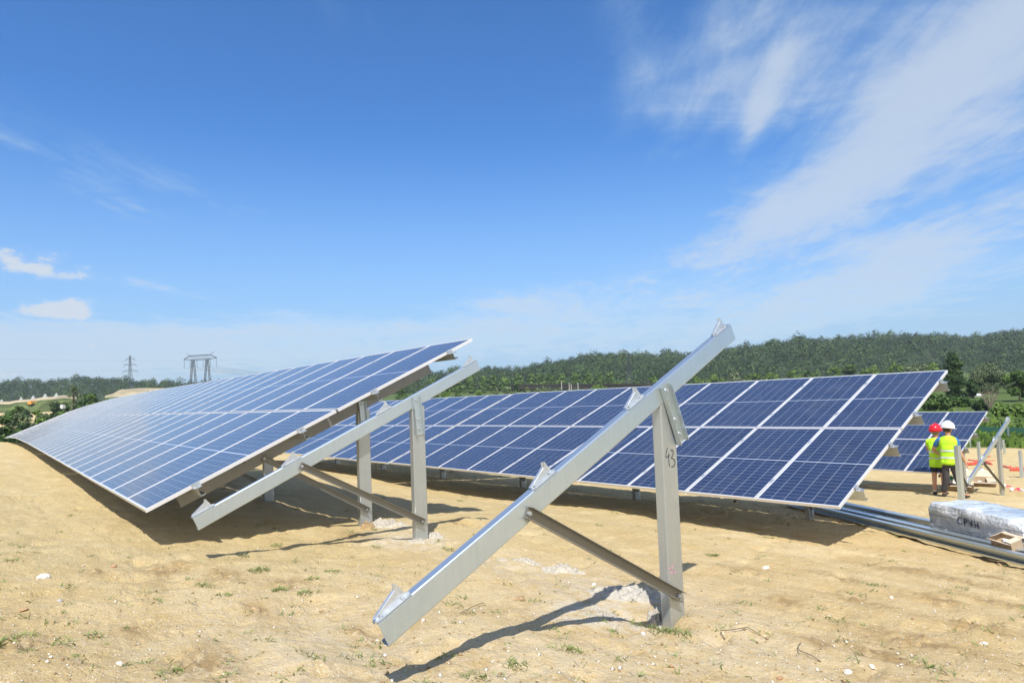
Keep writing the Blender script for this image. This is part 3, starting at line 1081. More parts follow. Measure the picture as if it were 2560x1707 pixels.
def open_box(name, loc, rz, sx, sy, h, label, tilt=(0, 0), flaps=(.6, .9, .5, 1.0), papers=True, mat='card'):
    root = empty(name, loc, label, 'carton', None, rz)
    root.rotation_euler = (tilt[0], tilt[1], rz)
    b = MB()
    t = .006
    b.box((-sx / 2, -sy / 2, 0), (sx / 2, sy / 2, t))
    b.box((-sx / 2, -sy / 2, t), (-sx / 2 + t, sy / 2, h))
    b.box((sx / 2 - t, -sy / 2, t), (sx / 2, sy / 2, h * .93))
    b.box((-sx / 2 + t, -sy / 2, t), (sx / 2 - t, -sy / 2 + t, h * .8))
    b.box((-sx / 2 + t, sy / 2 - t, t), (sx / 2 - t, sy / 2, h))
    b.build('box_body', M[mat], root)
    fl = sy * .42
    for (o_, ax, ang, ln) in (((-sx / 2, 0, h), 'y', flaps[0], sy), ((sx / 2, 0, h * .93), 'y', -flaps[1], sy), ((0, -sy / 2, h * .8), 'x', -flaps[2], sx), ((0, sy / 2, h), 'x', flaps[3], sx)):
        bb = MB()
        if ax == 'y':
            sgn = -1 if o_[0] < 0 else 1
            mt = Matrix.Translation(o_) @ Matrix.Rotation(ang * 1.2, 4, 'Y')
            bb.box((-.003 if sgn < 0 else 0, -ln / 2, 0), (0 if sgn < 0 else .003, ln / 2, fl), mat=mt)
        else:
            mt = Matrix.Translation(o_) @ Matrix.Rotation(ang * 1.2 * -1, 4, 'X')
            bb.box((-ln / 2, -.002, 0), (ln / 2, .002, fl), mat=mt)
        bb.build('flap', M['card_in'], root)
    if papers:
        bb = MB()
        for k in range(2):
            mt = Matrix.Translation((random.uniform(-sx * .2, sx * .2), random.uniform(-sy * .2, sy * .2), h * .45 + .05 * k)) @ Matrix.Rotation(random.uniform(-.5, .5), 4, 'X') @ Matrix.Rotation(random.uniform(0, 3), 4, 'Z')
            bb.box((-.05, -.035, 0), (.05, .035, .003), mat=mt)
        bb.build('paper', M['paper'], root)
    return root


cq = r_base + RD * 4.10 + RP * .02
open_box('torn_carton', (cq.x, cq.y, gz(cq.x, cq.y) + .14), math.atan2(RD.y, RD.x) + .15, .24, .15, .11, 'small torn cardboard box lying open on the steel rails', tilt=(.25, .05), flaps=(.9, 1.2, .9, 1.5))
q = ground_hit(2402, 1226)
open_box('carton', (q.x, q.y, q.z), .25, .62, .40, .24, 'brown cardboard box with a green and white bag, right of the worker\'s legs', tilt=(0, 0), flaps=(1.1, 1.1, 1.3, 1.2), papers=False)
q = ground_hit(2444, 1212)
open_box('carton', (q.x, q.y, q.z), .35, .95, .55, .22, 'large flattened cardboard box with dark contents under the distant frame', tilt=(.1, 0), flaps=(1.3, 1.4, 1.2, .7))


def crumple(name, loc, sx, sy, h, mat, label, cat, seed, parent=None, rz=0.0):
    n = 16
    u = np.linspace(-1, 1, n)
    X, Y = np.meshgrid(u, u)
    r2 = np.clip(1 - X ** 4 * .9, 0, 1) * np.clip(1 - Y ** 4 * .9, 0, 1)
    Z = (.55 + vn(X * 2.2 + seed, Y * 2.2, seed) * 1.1 + vn(X * 5 + seed, Y * 5, seed + 1) * .5) * h * r2
    V = np.stack([X * sx / 2, Y * sy / 2, Z], -1).reshape(-1, 3)
    F = [(i * n + j, i * n + j + 1, (i + 1) * n + j + 1, (i + 1) * n + j) for i in range(n - 1) for j in range(n - 1)]
    V2 = V.copy()
    V2[:, 2] = -.02
    rim = [j for j in range(n)] + [i * n + n - 1 for i in range(1, n)] + [(n - 1) * n + j for j in range(n - 2, -1, -1)] + [i * n for i in range(n - 2, 0, -1)]
    k = len(V)
    F += [(rim[i], k + rim[i], k + rim[(i + 1) % len(rim)], rim[(i + 1) % len(rim)]) for i in range(len(rim))]
    o = obj(name, np.vstack([V, V2]), F, mat, parent, smooth=True)
    o.location = loc
    o.rotation_euler = (0, 0, rz)
    if label:
        tag(o, label, cat)
    return o


M['green_bag'] = material('green_plastic', (0.03, 0.30, 0.16), 0.4)
M['white_bag'] = material('white_plastic', (0.80, 0.82, 0.86), 0.35)
q = ground_hit(2400, 1226)
crumple('plastic_bag', (q.x, q.y, q.z + .25), .42, .30, .16, M['white_bag'], 'crumpled white plastic bag on the cardboard box beside the worker', 'bag', 4)
crumple('plastic_bag', (q.x - .15, q.y + .05, q.z + .34), .22, .2, .12, M['green_bag'], 'small green plastic bag on top of the white one', 'bag', 6)
q = ground_hit(2434, 1200)
crumple('plastic_sheet', (q.x, q.y, q.z), 1.1, .7, .62, M['white_bag'], 'heap of white plastic sheet behind the tall bare post', 'sheet', 9)

# red flexible ducting and striped tape on the ground
M['duct'] = material('red_plastic_duct', (0.62, 0.085, 0.045), 0.45, var=0.2, vscale=4)
M['tape'] = material('red_white_tape', fn=lambda N, p, c: N.put(p.inputs['Base Color'], N.mix(N.m('GREATER_THAN', N.m('FRACT', N.m('MULTIPLY', N.sep(c)[0], 3.0)), 0.5), (0.78, 0.78, 0.80), (0.75, 0.06, 0.14))))


def ground_tube(name, pts, rad, mat, label, cat, group=None, flat=1.0):
    P3 = [ground_hit(*p) for p in pts]
    out = []
    for i in range(len(P3) - 1):
        for k in range(6):
            q = P3[i].lerp(P3[i + 1], k / 6)
            q.z = gz(q.x, q.y) + rad * .75 * flat
            out.append(q)
    o0 = out[0].copy()
    b = MB()
    b.tube([q - o0 for q in out], [rad * (1 + .15 * math.sin(i * 1.7)) for i in range(len(out))], 10)
    o = b.build(name, mat, smooth=True)
    o.location = o0
    return tag(o, label, cat, group)


ground_tube('duct', [(2418, 1164), (2436, 1163), (2444, 1158)], .07, M['duct'], 'thick red tube lying behind the white plastic sheet', 'tube', 'red tubes on the sand')
ground_tube('duct', [(2421, 1150), (2440, 1152), (2452, 1149), (2470, 1143), (2476, 1141)], .03, M['duct'], 'thin red tube looping left of the distant frame', 'tube', 'red tubes on the sand')
ground_tube('duct', [(2458, 1152), (2468, 1158), (2481, 1163)], .05, M['duct'], 'short red tube crossing behind the sloping beam', 'tube', 'red tubes on the sand')
ground_tube('duct', [(2462, 1152), (2478, 1151), (2490, 1151)], .022, M['duct'], 'thin straight red tube left of the distant post', 'tube', 'red tubes on the sand')
ground_tube('duct', [(2503, 1164), (2512, 1168), (2521, 1171), (2528, 1168)], .04, M['duct'], 'red tube bending away right of the small bare frame', 'tube', 'red tubes on the sand')
ground_tube('duct', [(2525, 1178), (2538, 1178), (2552, 1177), (2575, 1175)], .085, M['duct'], 'thickest red tube, by the right hand steel post', 'tube', 'red tubes on the sand')


def tape_strip(pts, label, seed):
    P3 = [ground_hit(*p) for p in pts]
    rnd = random.Random(seed)
    q0 = P3[0].copy()
    V, F = [], []
    k = 0
    for i in range(len(P3) - 1):
        for j in range(7):
            q = P3[i].lerp(P3[i + 1], j / 7)
            z = gz(q.x, q.y) + .015 + rnd.uniform(0, .07)
            q = Vector((q.x + rnd.uniform(-.05, .05), q.y + rnd.uniform(-.08, .08), z)) - q0
            w = Vector((rnd.uniform(-.03, .03), rnd.uniform(.01, .05), rnd.uniform(.02, .07)))
            V += [q, q + w, q + w + Vector((.002, -.002, 0)), q + Vector((.002, -.002, 0))]
            if k:
                a = (k - 1) * 4
                c = k * 4
                F += [(a, c, c + 1, a + 1), (a + 1, c + 1, c + 2, a + 2), (a + 2, c + 2, c + 3, a + 3), (a + 3, c + 3, c, a)]
            k += 1
    o = obj('barrier_tape', V, F, M['tape'])
    o.location = q0
    return tag(o, label, 'tape', 'crumpled barrier tape')


tape_strip([(2507, 1216), (2514, 1218), (2524, 1219)], 'scrap of pink and white barrier tape at the foot of the small frame', 1)
tape_strip([(2526, 1224), (2540, 1228), (2556, 1230), (2590, 1236)], 'longer tangle of pink and white barrier tape at the right edge', 2)

# ------------------------------------------------------------------ spoil, stones, grass, twigs
def lump(name, loc, sx, sy, h, mat, label, cat, seed, group=None, n=60, rz=0.0, rough=.9):
    u = np.linspace(-1, 1, n)
    X, Y = np.meshgrid(u, u)
    ang = np.arctan2(Y, X)
    rr = np.hypot(X, Y) / (0.82 + vn(np.cos(ang) * 1.8 + seed, np.sin(ang) * 1.8, seed) * .55)
    dome = np.clip(1 - rr ** 2, -0.4, 1)
    Z = dome * h + (vn(X * 4 + seed, Y * 4, seed + 1) * rough + vn(X * 11, Y * 11 + seed, seed + 2) * rough * .9 + vn(X * 23, Y * 23, seed + 5) * rough * .5) * h * np.clip(dome + .45, 0, 1)
    wx = X * sx / 2
    wy = Y * sy / 2
    c, s_ = math.cos(rz), math.sin(rz)
    gx, gy = wx * c - wy * s_ + loc[0], wx * s_ + wy * c + loc[1]
    Z = Z + ground_z(gx, gy) - loc[2] - .01
    Z = np.where(dome < -.05, Z - .05, Z)
    V = np.stack([gx - loc[0], gy - loc[1], Z], -1).reshape(-1, 3)
    F = [(i * n + j, i * n + j + 1, (i + 1) * n + j + 1, (i + 1) * n + j) for i in range(n - 1) for j in range(n - 1)]
    o = obj(name, V, F, mat, smooth=True)
    o.location = loc
    return tag(o, label, cat, group)


def lump_at(px, py, sx, sy, h, mat, label, seed, rz=0.0, name='spoil_heap', cat='spoil', group=None, rough=.9):
    q = ground_hit(px, py)
    return lump(name, (q.x, q.y, q.z), sx, sy, h, mat, label, cat, seed, group, rz=rz, rough=rough)


lump_at(1560, 1486, .80, .46, .055, M['chalk'], 'largest pale chalky spoil heap, at the left of the front post', 31, rz=.9)
lump_at(1640, 1538, .20, .16, .05, M['chalk'], 'small chalky crumbs hard against the foot of the front post', 32)
lump_at(1405, 1420, .42, .22, .05, M['chalk'], 'pale crumbly clay patch midway between the two front posts', 33, rz=.7)
lump_at(1320, 1400, .36, .12, .03, M['chalk'], 'thin pale clay smear left of the crumbly patch', 34, rz=.4)
lump_at(1255, 1395, .16, .10, .02, M['chalk'], 'faint small clay smear, leftmost of the pale patches', 35, rz=.4)
lump_at(1082, 1340, .36, .22, .05, M['chalk'], 'white chalky crumbs at the right foot of the middle post', 36, rz=.6)
lump_at(1048, 1352, .22, .16, .04, M['chalk'], 'whitish chalk at the foot of the middle frame post', 37)
lump_at(968, 1313, .55, .28, .07, M['chalk'], 'rounded pale heap between the two middle posts', 38, rz=.7)
lump_at(918, 1316, .26, .22, .07, M['stone_brown'], 'brown clod at the foot of the post under the panel edge', 39)


def rock(px, py, s_, label, seed, mat='stone', squash=.6):
    q = ground_hit(px, py)
    rnd = np.random.default_rng(seed)
    import bmesh
    bm = bmesh.new()
    bmesh.ops.create_icosphere(bm, subdivisions=2, radius=1)
    for v in bm.verts:
        c = v.co
        k = 1 + .45 * float(vn(np.array([c.x * 1.3 + seed]), np.array([c.y * 1.3 + c.z * 1.7]), seed)[0]) + rnd.uniform(-.05, .05)
        v.co = Vector((c.x * k * s_, c.y * k * s_ * .75, c.z * k * s_ * squash))
    me = bpy.data.meshes.new('stone')
    bm.to_mesh(me)
    bm.free()
    me.materials.append(M[mat])
    o = link(bpy.data.objects.new('stone', me))
    o.location = (q.x, q.y, q.z + s_ * squash * .45)
    o.rotation_euler = (rnd.uniform(-.3, .3), rnd.uniform(-.3, .3), rnd.uniform(0, 6))
    return tag(o, label, 'stone', 'loose stones on the sand')


rock(108, 1435, .045, 'white angular stone lying alone on the left sand', 1)
rock(285, 1412, .024, 'small round reddish stone left of the panel shadow', 2, 'stone_red')
rock(150, 1484, .022, 'small grey stone on the left sand below the white one', 3, 'concrete')
rock(58, 1508, .026, 'flat rusty red stone at the far left', 4, 'stone_red', .3)
rock(1300, 1492, .045, 'flat brown stone with a dark shadow below the sloping beam', 5, 'stone_brown', .45)
rock(1485, 1460, .020, 'pale stone beside the clay patch below the brace', 6)
rock(1914, 1426, .032, 'bright white stone right of the front post', 7)
rock(2229, 1490, .018, 'small white stone in the middle of the right sand', 8)
rock(981, 1694, .013, 'white pebble at the bottom edge below the beam shadow', 9)
rock(2510, 1403, .06, 'brown earth clod near the right edge below the rails', 10, 'stone_brown', .4)
rock(1608, 1583, .022, 'yellowish stone at the bottom left of the front post', 11)
rock(2180, 1671, .018, 'pale pebble near the bottom right corner', 12)
rock(2120, 1680, .022, 'grey white pebble low on the right side', 13)
rock(1950, 1690, .016, 'ochre pebble at the bottom edge right of centre', 14, 'stone_red')
rock(300, 1651, .018, 'cream pebble in the bottom left foreground', 15)
rock(2460, 1614, .022, 'pale stone near the lower right edge', 16)
rock(640, 1508, .045, 'curved brown clod of soil left of the sloping beam', 17, 'stone_brown', .4)
rock(430, 1410, .03, 'brown clod just under the shadow corner', 18, 'stone_brown', .45)
rock(1795, 1312, .03, 'dark clod inside the shade under the second row', 19, 'stone_brown', .5)


def scatter_gravel():
    """fine chips and crumbs over the near sand, one mass"""
    n = 9000
    pxs = RNG.uniform(-150, 2700, n * 3)
    t = 2.2 * np.exp(RNG.uniform(0, 1, n * 3) ** 1.2 * 1.7)
    rr = np.stack([(pxs - 1280) / FPX, np.zeros_like(pxs), np.ones_like(pxs)])
    d = (W @ rr)
    x = d[0] * t
    y = d[1] * t
    dens = np.clip(vn(x * .9, y * .9, 44) + vn(x * .3, y * .3, 45) + .75 - .10 * np.abs(y - 2.5) + .18 * (x + 3), .12, 1)
    keep = (RNG.uniform(0, 1, len(x)) < dens) & (y > -1.5) & (t < 12)
    x, y = x[keep][:n], y[keep][:n]
    n = len(x)
    z = ground_z(x, y)
    s_ = RNG.lognormal(math.log(.0042), .5, n)
    s_ = np.clip(s_, .002, .018)
    base = np.array([(1, 0, 0), (-.3, .9, 0), (-.6, -.8, 0), (.1, .1, .75), (-.2, 0, -.6)], float)
    tri = np.array([(0, 1, 3), (1, 2, 3), (2, 0, 3), (1, 0, 4), (2, 1, 4), (0, 2, 4)])
    a = RNG.uniform(0, 6.28, n)
    V = base[None] * s_[:, None, None] * RNG.uniform(.6, 1.3, (n, 5, 1))
    ca_, sa = np.cos(a)[:, None], np.sin(a)[:, None]
    Vx = V[..., 0] * ca_ - V[..., 1] * sa + x[:, None]
    Vy = V[..., 0] * sa + V[..., 1] * ca_ + y[:, None]
    Vz = V[..., 2] + z[:, None] + s_[:, None] * .25
    VV = np.stack([Vx, Vy, Vz], -1).reshape(-1, 3)
    FF = (tri[None] + (np.arange(n) * 5)[:, None, None]).reshape(-1, 3)
    idx = np.repeat((RNG.uniform(0, 1, n) > .45).astype(int) + (RNG.uniform(0, 1, n) > .93), 6)
    o = obj('gravel', VV, FF, [M['stone'], M['stone_brown'], M['stone_red']], idx=idx)
    tag(o, kind='stuff')


scatter_gravel()


def scatter_grass():
    spots = [(640, 1420, 30), (700, 1465, 34), (760, 1478, 26), (830, 1420, 20), (560, 1480, 14), (520, 1460, 10), (690, 1350, 26), (610, 1378, 14), (660, 1415, 22), (780, 1440, 18), (880, 1330, 12),
             (930, 1320, 10), (1120, 1370, 12), (1110, 1640, 10), (1430, 1630, 22), (1290, 1672, 22), (1190, 1700, 18), (1600, 1560, 30), (1650, 1580, 30), (1700, 1585, 36), (1140, 1500, 12), (1780, 1390, 34), (1170, 1530, 8),
             (1920, 1350, 12), (2190, 1465, 16), (2140, 1485, 12), (2085, 1540, 14), (1860, 1506, 12), (2400, 1470, 14), (2350, 1690, 16), (20, 1590, 24), (70, 1570, 18), (160, 1600, 12), (240, 1575, 14), (430, 1680, 20), (340, 1650, 12),
             (30, 1400, 12), (165, 1455, 10), (370, 1475, 10), (180, 1290, 8), (1270, 1290, 10), (1540, 1285, 10), (940, 1360, 12), (1340, 1500, 10), (1150, 1480, 10), (1500, 1320, 14), (2040, 1210, 14), (1150, 1255, 14), (1160, 1240, 12), (1340, 1215, 30), (1400, 1218, 30), (1250, 1190, 26), (1000, 1170, 20)]
    T_ = []
    for (sx, sy, k) in spots:
        q = ground_hit(sx, sy)
        T_.append((q.x, q.y, k * 2.0, .055))
    rr = random.Random(5)
    for _ in range(340):
        q = ground_hit(rr.uniform(-100, 2660), 1270 + 450 * rr.random() ** 1.0)
        T_.append((q.x, q.y, rr.choice((3, 4, 6, 9)), .03))
    for _ in range(260):   # strip of weeds under the second row
        T_.append((rr.uniform(-22, -5), rr.uniform(8.6, 11.5), rr.choice((6, 10, 16)), .10))
    V, F, tone = [], [], []
    for (x, y, k, sp) in T_:
        for _ in range(int(k)):
            a = rr.uniform(0, 6.28)
            R = sp * math.sqrt(rr.random())
            bx, by = x + R * math.cos(a) * 1.4, y + R * math.sin(a)
            bz = gz(bx, by)
            h = rr.uniform(.008, .028)
            w = rr.uniform(.0016, .004)
            l = rr.uniform(-.04, .04), rr.uniform(-.04, .04)
            c, s_ = math.cos(a), math.sin(a)
            i = len(V)
            V += [(bx - c * w, by - s_ * w, bz), (bx + c * w, by + s_ * w, bz), (bx + l[0] * .5 + c * w, by + l[1] * .5 + s_ * w, bz + h * .7), (bx + l[0], by + l[1], bz + h)]
            F.append((i, i + 1, i + 2, i + 3))
            tone += [rr.random()] * 4
    o = obj('grass', V, np.array(F), M['grass'])
    at_ = o.data.attributes.new('tone', 'FLOAT', 'POINT')
    at_.data.foreach_set('value', np.array(tone, dtype=np.float32))
    tag(o, kind='stuff')


scatter_grass()


def twig(pts, rad, label):
    P3 = [ground_hit(*p) for p in pts]
    P3 = [p + Vector((0, 0, rad + .004 + (.012 if 0 < i < len(P3) - 1 else 0))) for i, p in enumerate(P3)]
    q0 = P3[0].copy()
    b = MB()
    b.tube([p - q0 for p in P3], rad, 6)
    o = b.build('twig', M['bark'], smooth=True)
    o.location = q0
    tag(o, label, 'twig', 'twigs on the sand')


twig([(1812, 1588), (1802, 1580), (1803, 1577), (1830, 1580), (1870, 1581), (1902, 1591)], .0026, 'long thin twig below right of the front post')
twig([(2002, 1615), (1995, 1622), (1998, 1630), (2030, 1646), (2052, 1653)], .0026, 'hooked twig low on the right sand')
twig([(1150, 1528), (1180, 1516), (1204, 1500), (1210, 1496)], .002, 'reddish twig under the near end of the sloping beam')

# ------------------------------------------------------------------ people
def skin_body(name, verts, edges, radii, mat, parent, sub=2):
    me = bpy.data.meshes.new(name)
    me.from_pydata([tuple(v) for v in verts], edges, [])
    me.materials.append(mat)
    o = link(bpy.data.objects.new(name, me), parent)
    md = o.modifiers.new('skin', 'SKIN')
    md.use_smooth_shade = True
    for i, sv in enumerate(me.skin_vertices[0].data):
        r = radii[i]
        sv.radius = (r, r) if not isinstance(r, tuple) else r
        sv.use_root = (i == 0)
    sb = o.modifiers.new('sub', 'SUBSURF')
    sb.levels = sub
    sb.render_levels = sub
    return o


def loft(b, rings, seg=20, mi=0, cap=True, fold=0.0, seed=0):
    """rings: (cx, cy, z, rx, ry)"""
    V, F = [], []
    for i, (cx, cy, z, rx, ry) in enumerate(rings):
        for k in range(seg):
            t = 2 * math.pi * k / seg
            f = 1 + fold * float(vn(np.array([math.cos(t) * 2.5 + seed]), np.array([math.sin(t) * 2.5 + z * 7]), seed)[0])
            V.append((cx + rx * f * math.copysign(abs(math.cos(t)) ** .85, math.cos(t)), cy + ry * f * math.copysign(abs(math.sin(t)) ** .85, math.sin(t)), z))
    for i in range(len(rings) - 1):
        for k in range(seg):
            F.append((i * seg + k, i * seg + (k + 1) % seg, (i + 1) * seg + (k + 1) % seg, (i + 1) * seg + k))
    if cap:
        F.append(tuple(range(seg))[::-1])
        F.append(tuple((len(rings) - 1) * seg + k for k in range(seg)))
    b.add(V, F, mi)


M['skin'] = material('skin', (0.52, 0.27, 0.18), 0.55)
M['hi_vis'] = material('hi_vis_yellow', (0.46, 0.82, 0.02), 0.7, var=0.22, vscale=11, bump=.6, bscale=14)
M['band'] = material('reflective_band', (0.55, 0.60, 0.60), 0.4)
M['shorts'] = material('navy_cotton', (0.012, 0.016, 0.032), 0.85)
M['trousers'] = material('charcoal_cotton', (0.055, 0.052, 0.062), 0.85, var=0.2, vscale=10)
M['blue_shirt'] = material('blue_cotton', (0.04, 0.16, 0.42), 0.8)
M['grey_shirt'] = material('grey_cotton', (0.20, 0.20, 0.21), 0.8)
M['helmet_red'] = material('red_helmet_shell', (0.68, 0.02, 0.035), 0.25)
M['helmet_white'] = material('white_helmet_shell', (0.86, 0.86, 0.88), 0.25)
M['hair'] = material('grey_hair', (0.22, 0.19, 0.16), 0.8)
M['hair_dark'] = material('dark_hair', (0.05, 0.035, 0.025), 0.8)
M['shoe'] = material('dark_shoe', (0.02, 0.02, 0.022), 0.6)
M['sock'] = material('white_sock', (0.68, 0.68, 0.70), 0.8)
M['mouth'] = material('lips', (0.40, 0.15, 0.12), 0.5)
M['eye'] = material('eye', (0.05, 0.04, 0.03), 0.3)


def hand(verts, edges, radii, wi, wrist, d, side, curl):
    """palm and five fingers grown from vertex wi; d = direction the hand points, side = towards the thumb, curl = palm normal"""
    d, side, curl = Vector(d).normalized(), Vector(side).normalized(), Vector(curl).normalized()
    w = Vector(wrist)
    verts.append(w + d * .055)
    radii.append((.030, .018))
    edges.append((wi, len(verts) - 1))
    pm = len(verts) - 1
    for k, (off, ln) in enumerate(((.028, .070), (.010, .080), (-.009, .074), (-.026, .058))):
        a = w + d * .095 + side * off
        c = a + d * ln * .5 + curl * .010
        e = a + d * ln * .85 + curl * .035
        verts += [a, c, e]
        radii += [.0095, .0085, .0075]
        i = len(verts) - 3
        edges += [(pm, i), (i, i + 1), (i + 1, i + 2)]
    a = w + d * .035 + side * .038
    c = a + d * .030 + side * .020 + curl * .008
    e = c + d * .028 + curl * .008
    verts += [a, c, e]
    radii += [.011, .010, .0085]
    i = len(verts) - 3
    edges += [(pm, i), (i, i + 1), (i + 1, i + 2)]


def helmet(parent, c, mat, yaw, pitch):
    b = MB()
    rings = []
    for k in range(9):
        a = k / 8 * math.pi / 2
        rings.append((0, 0, .02 + .135 * math.sin(a), .128 * math.cos(a) + .002, .150 * math.cos(a) + .002))
    loft(b, [(0, 0, -.012, .133, .156), (0, 0, .02, .130, .152)] + rings[1:], 24)
    # brim and peak
    V, F = [], []
    seg = 28
    for k in range(seg):
        t = 2 * math.pi * k / seg
        pk = max(0, math.sin(t)) ** 3
        for (e, z) in ((0, -.012), (.014 + .055 * pk, -.018 - .008 * pk), (.014 + .055 * pk, -.022 - .008 * pk), (0, -.018)):
            V.append(((.131 + e) * math.cos(t), (.154 + e) * math.sin(t), z))
    for k in range(seg):
        for j in range(4):
            F.append((k * 4 + j, k * 4 + (j + 1) % 4, ((k + 1) % seg) * 4 + (j + 1) % 4, ((k + 1) % seg) * 4 + j))
    b.add(V, F)
    # low ridge over the crown
    b.tube([(0, -.13, .085), (0, -.06, .150), (0, .04, .160), (0, .13, .10)], .012, 8)
    o = b.build('helmet', mat, parent, smooth=True)
    o.location = c
    o.rotation_euler = (pitch, 0, yaw)
    return o


def person(name, loc, rz, joints, skin_r, vest, trousers, shirt, hel, label, hair, head_yaw, shorts=False, hands=True):
    root = empty(name, loc, label, 'person', None, rz)
    J = {k: Vector(v) for k, v in joints.items()}
    verts, edges, radii = [], [], []
    idx = {}

    def add(k, p, r, parent=None):
        idx[k] = len(verts)
        verts.append(Vector(p))
        radii.append(r)
        if parent:
            edges.append((idx[parent], idx[k]))
    add('pelvis', J['pelvis'], (.135, .105))
    add('waist', J['pelvis'].lerp(J['neck'], .33), (.125, .095), 'pelvis')
    add('chest', J['pelvis'].lerp(J['neck'], .72), (.155, .11), 'waist')
    add('neckb', J['neck'], (.062, .062), 'chest')
    add('necku', J['neck'].lerp(J['head'], .42), (.056, .058), 'neckb')
    add('head', J['head'], (.080, .096), 'necku')
    add('crown', J['head'] + Vector((0, 0, .07)), (.070, .084), 'head')
    for s_ in ('l', 'r'):
        add('sh' + s_, J['sh' + s_], .062, 'chest')
        add('el' + s_, J['el' + s_], .043, 'sh' + s_)
        add('fa' + s_, J['el' + s_].lerp(J['wr' + s_], .35), .042, 'el' + s_)
        add('wr' + s_, J['wr' + s_], .026, 'fa' + s_)
        add('hip' + s_, J['hip' + s_], .088, 'pelvis')
        add('kn' + s_, J['kn' + s_], .056, 'hip' + s_)
        add('ca' + s_, J['kn' + s_].lerp(J['an' + s_], .30) + Vector((0, -.015, 0)), .056, 'kn' + s_)
        add('an' + s_, J['an' + s_], .034, 'ca' + s_)
        add('toe' + s_, J['an' + s_] + J['foot' + s_] * .15 + Vector((0, 0, -.045)), (.036, .026), 'an' + s_)
    for s_ in ('l', 'r'):
        d = (J['wr' + s_] - J['el' + s_]).normalized()
        hand(verts, edges, radii, idx['wr' + s_], J['wr' + s_], d, Vector((0, .9, .2)), Vector((.6 if s_ == 'l' else -.6, .3, 0)))
    skin_body('body', verts, edges, radii, M['skin'], root)
    # face
    hd = J['head'] + Vector((0, 0, .0))
    R = Matrix.Rotation(head_yaw, 4, 'Z')
    fa = MB()
    fa.tube([hd + R @ Vector((0, .083, .028)), hd + R @ Vector((0, .103, -.004)), hd + R @ Vector((0, .112, -.018)), hd + R @ Vector((0, .090, -.030))], [.008, .012, .015, .009], 8)
    fa.build('nose', M['skin'], root, smooth=True)
    for sx in (-1, 1):
        e = MB()
        e.tube([hd + R @ Vector((sx * .031, .080, .026)), hd + R @ Vector((sx * .031, .091, .026))], [.012, .006], 8)
        e.build('eye', M['eye'], root, smooth=True)
        e = MB()
        loft(e, [(0, 0, -.030, .006, .010), (0, 0, -.015, .010, .020), (0, 0, .012, .012, .026), (0, 0, .030, .006, .014)], 10)
        er = e.build('ear', M['skin'], root, smooth=True)
        er.matrix_local = Matrix.Translation(hd + R @ Vector((sx * .084, -.004, -.002))) @ R
    mo = MB()
    mo.tube([hd + R @ Vector((-.024, .080, -.055)), hd + R @ Vector((0, .090, -.056)), hd + R @ Vector((.024, .080, -.055))], [.004, .006, .004], 6)
    mo.build('mouth', M['mouth'], root, smooth=True)
    hb = MB()
    loft(hb, [(0, 0, -.055, .060, .050), (0, -.004, -.02, .083, .085), (0, -.004, .03, .088, .098), (0, 0, .08, .080, .095)], 16, fold=.1)
    ho = hb.build('hair', M[hair], root, smooth=True)
    ho.matrix_local = Matrix.Translation(hd + R @ Vector((0, -.018, 0))) @ R
    helmet(root, hd + Vector((0, 0, .060)), M[hel], head_yaw, .10 if shorts else -.12)
    # vest
    pel, nk = J['pelvis'], J['neck']
    def rg(t, rx, ry, dy=0.0):
        c = pel.lerp(nk, t)
        return (c.x, c.y + dy, c.z, rx, ry)
    b = MB()
    loft(b, [rg(vest, .195, .150), rg(vest + .10, .190, .148), rg(.30, .180, .142), rg(.50, .185, .144), rg(.70, .198, .146), rg(.86, .205, .138), rg(.95, .170, .115), rg(1.02, .10, .085), rg(1.03, .072, .07)], 28, fold=.20, seed=3)
    v = b.build('vest', M['hi_vis'], root, smooth=True)
    for t in (.12, .40):
        b = MB()
        k = rg(t, .192, .150)
        k2 = rg(t + .075, .191, .150)
        loft(b, [k, k2], 28, cap=False, fold=.20, seed=3)
        b.build('reflective_band', M['band'], v, smooth=True)
    # sleeves
    for s_ in ('l', 'r'):
        a, e = J['sh' + s_], J['el' + s_]
        vv = [a.lerp(pel.lerp(nk, .85), .35), a, a.lerp(e, .75 if shirt == 'blue_shirt' else .55)]
        skin_body('sleeve', vv, [(0, 1), (1, 2)], [.075, .076, .062], M[shirt], root)
    # legs
    tv = [J['pelvis'] + Vector((0, 0, .03)), J['pelvis'] + Vector((0, 0, -.04))]
    tr = [(.150, .125), (.145, .125)]
    te = [(0, 1)]
    for s_ in ('l', 'r'):
        i = len(tv)
        if shorts:
            tv += [J['hip' + s_] + Vector((0, 0, -.04)), J['hip' + s_].lerp(J['kn' + s_], .72)]
            tr += [.108, .092]
            te += [(1, i), (i, i + 1)]
        else:
            tv += [J['hip' + s_] + Vector((0, 0, -.03)), J['kn' + s_], J['kn' + s_].lerp(J['an' + s_], .55), J['an' + s_] + Vector((0, 0, .02))]
            tr += [.108, .078, .072, .066]
            te += [(1, i), (i, i + 1), (i + 1, i + 2), (i + 2, i + 3)]
    skin_body('shorts' if shorts else 'trousers', tv, te, tr, M[trousers], root)
    for s_ in ('l', 'r'):
        an, fd = J['an' + s_], J['foot' + s_]
        sh = [an + Vector((0, 0, -.045)) - fd * .05, an + Vector((0, 0, -.05)) + fd * .06, an + Vector((0, 0, -.058)) + fd * .17]
        skin_body('shoe', sh, [(0, 1), (1, 2)], [(.046, .042), (.048, .034), (.040, .024)], M['shoe'], root)
        if shorts:
            skin_body('sock', [an + Vector((0, 0, .06)), an + Vector((0, 0, -.02))], [(0, 1)], [.044, .042], M['sock'], root)
    return root


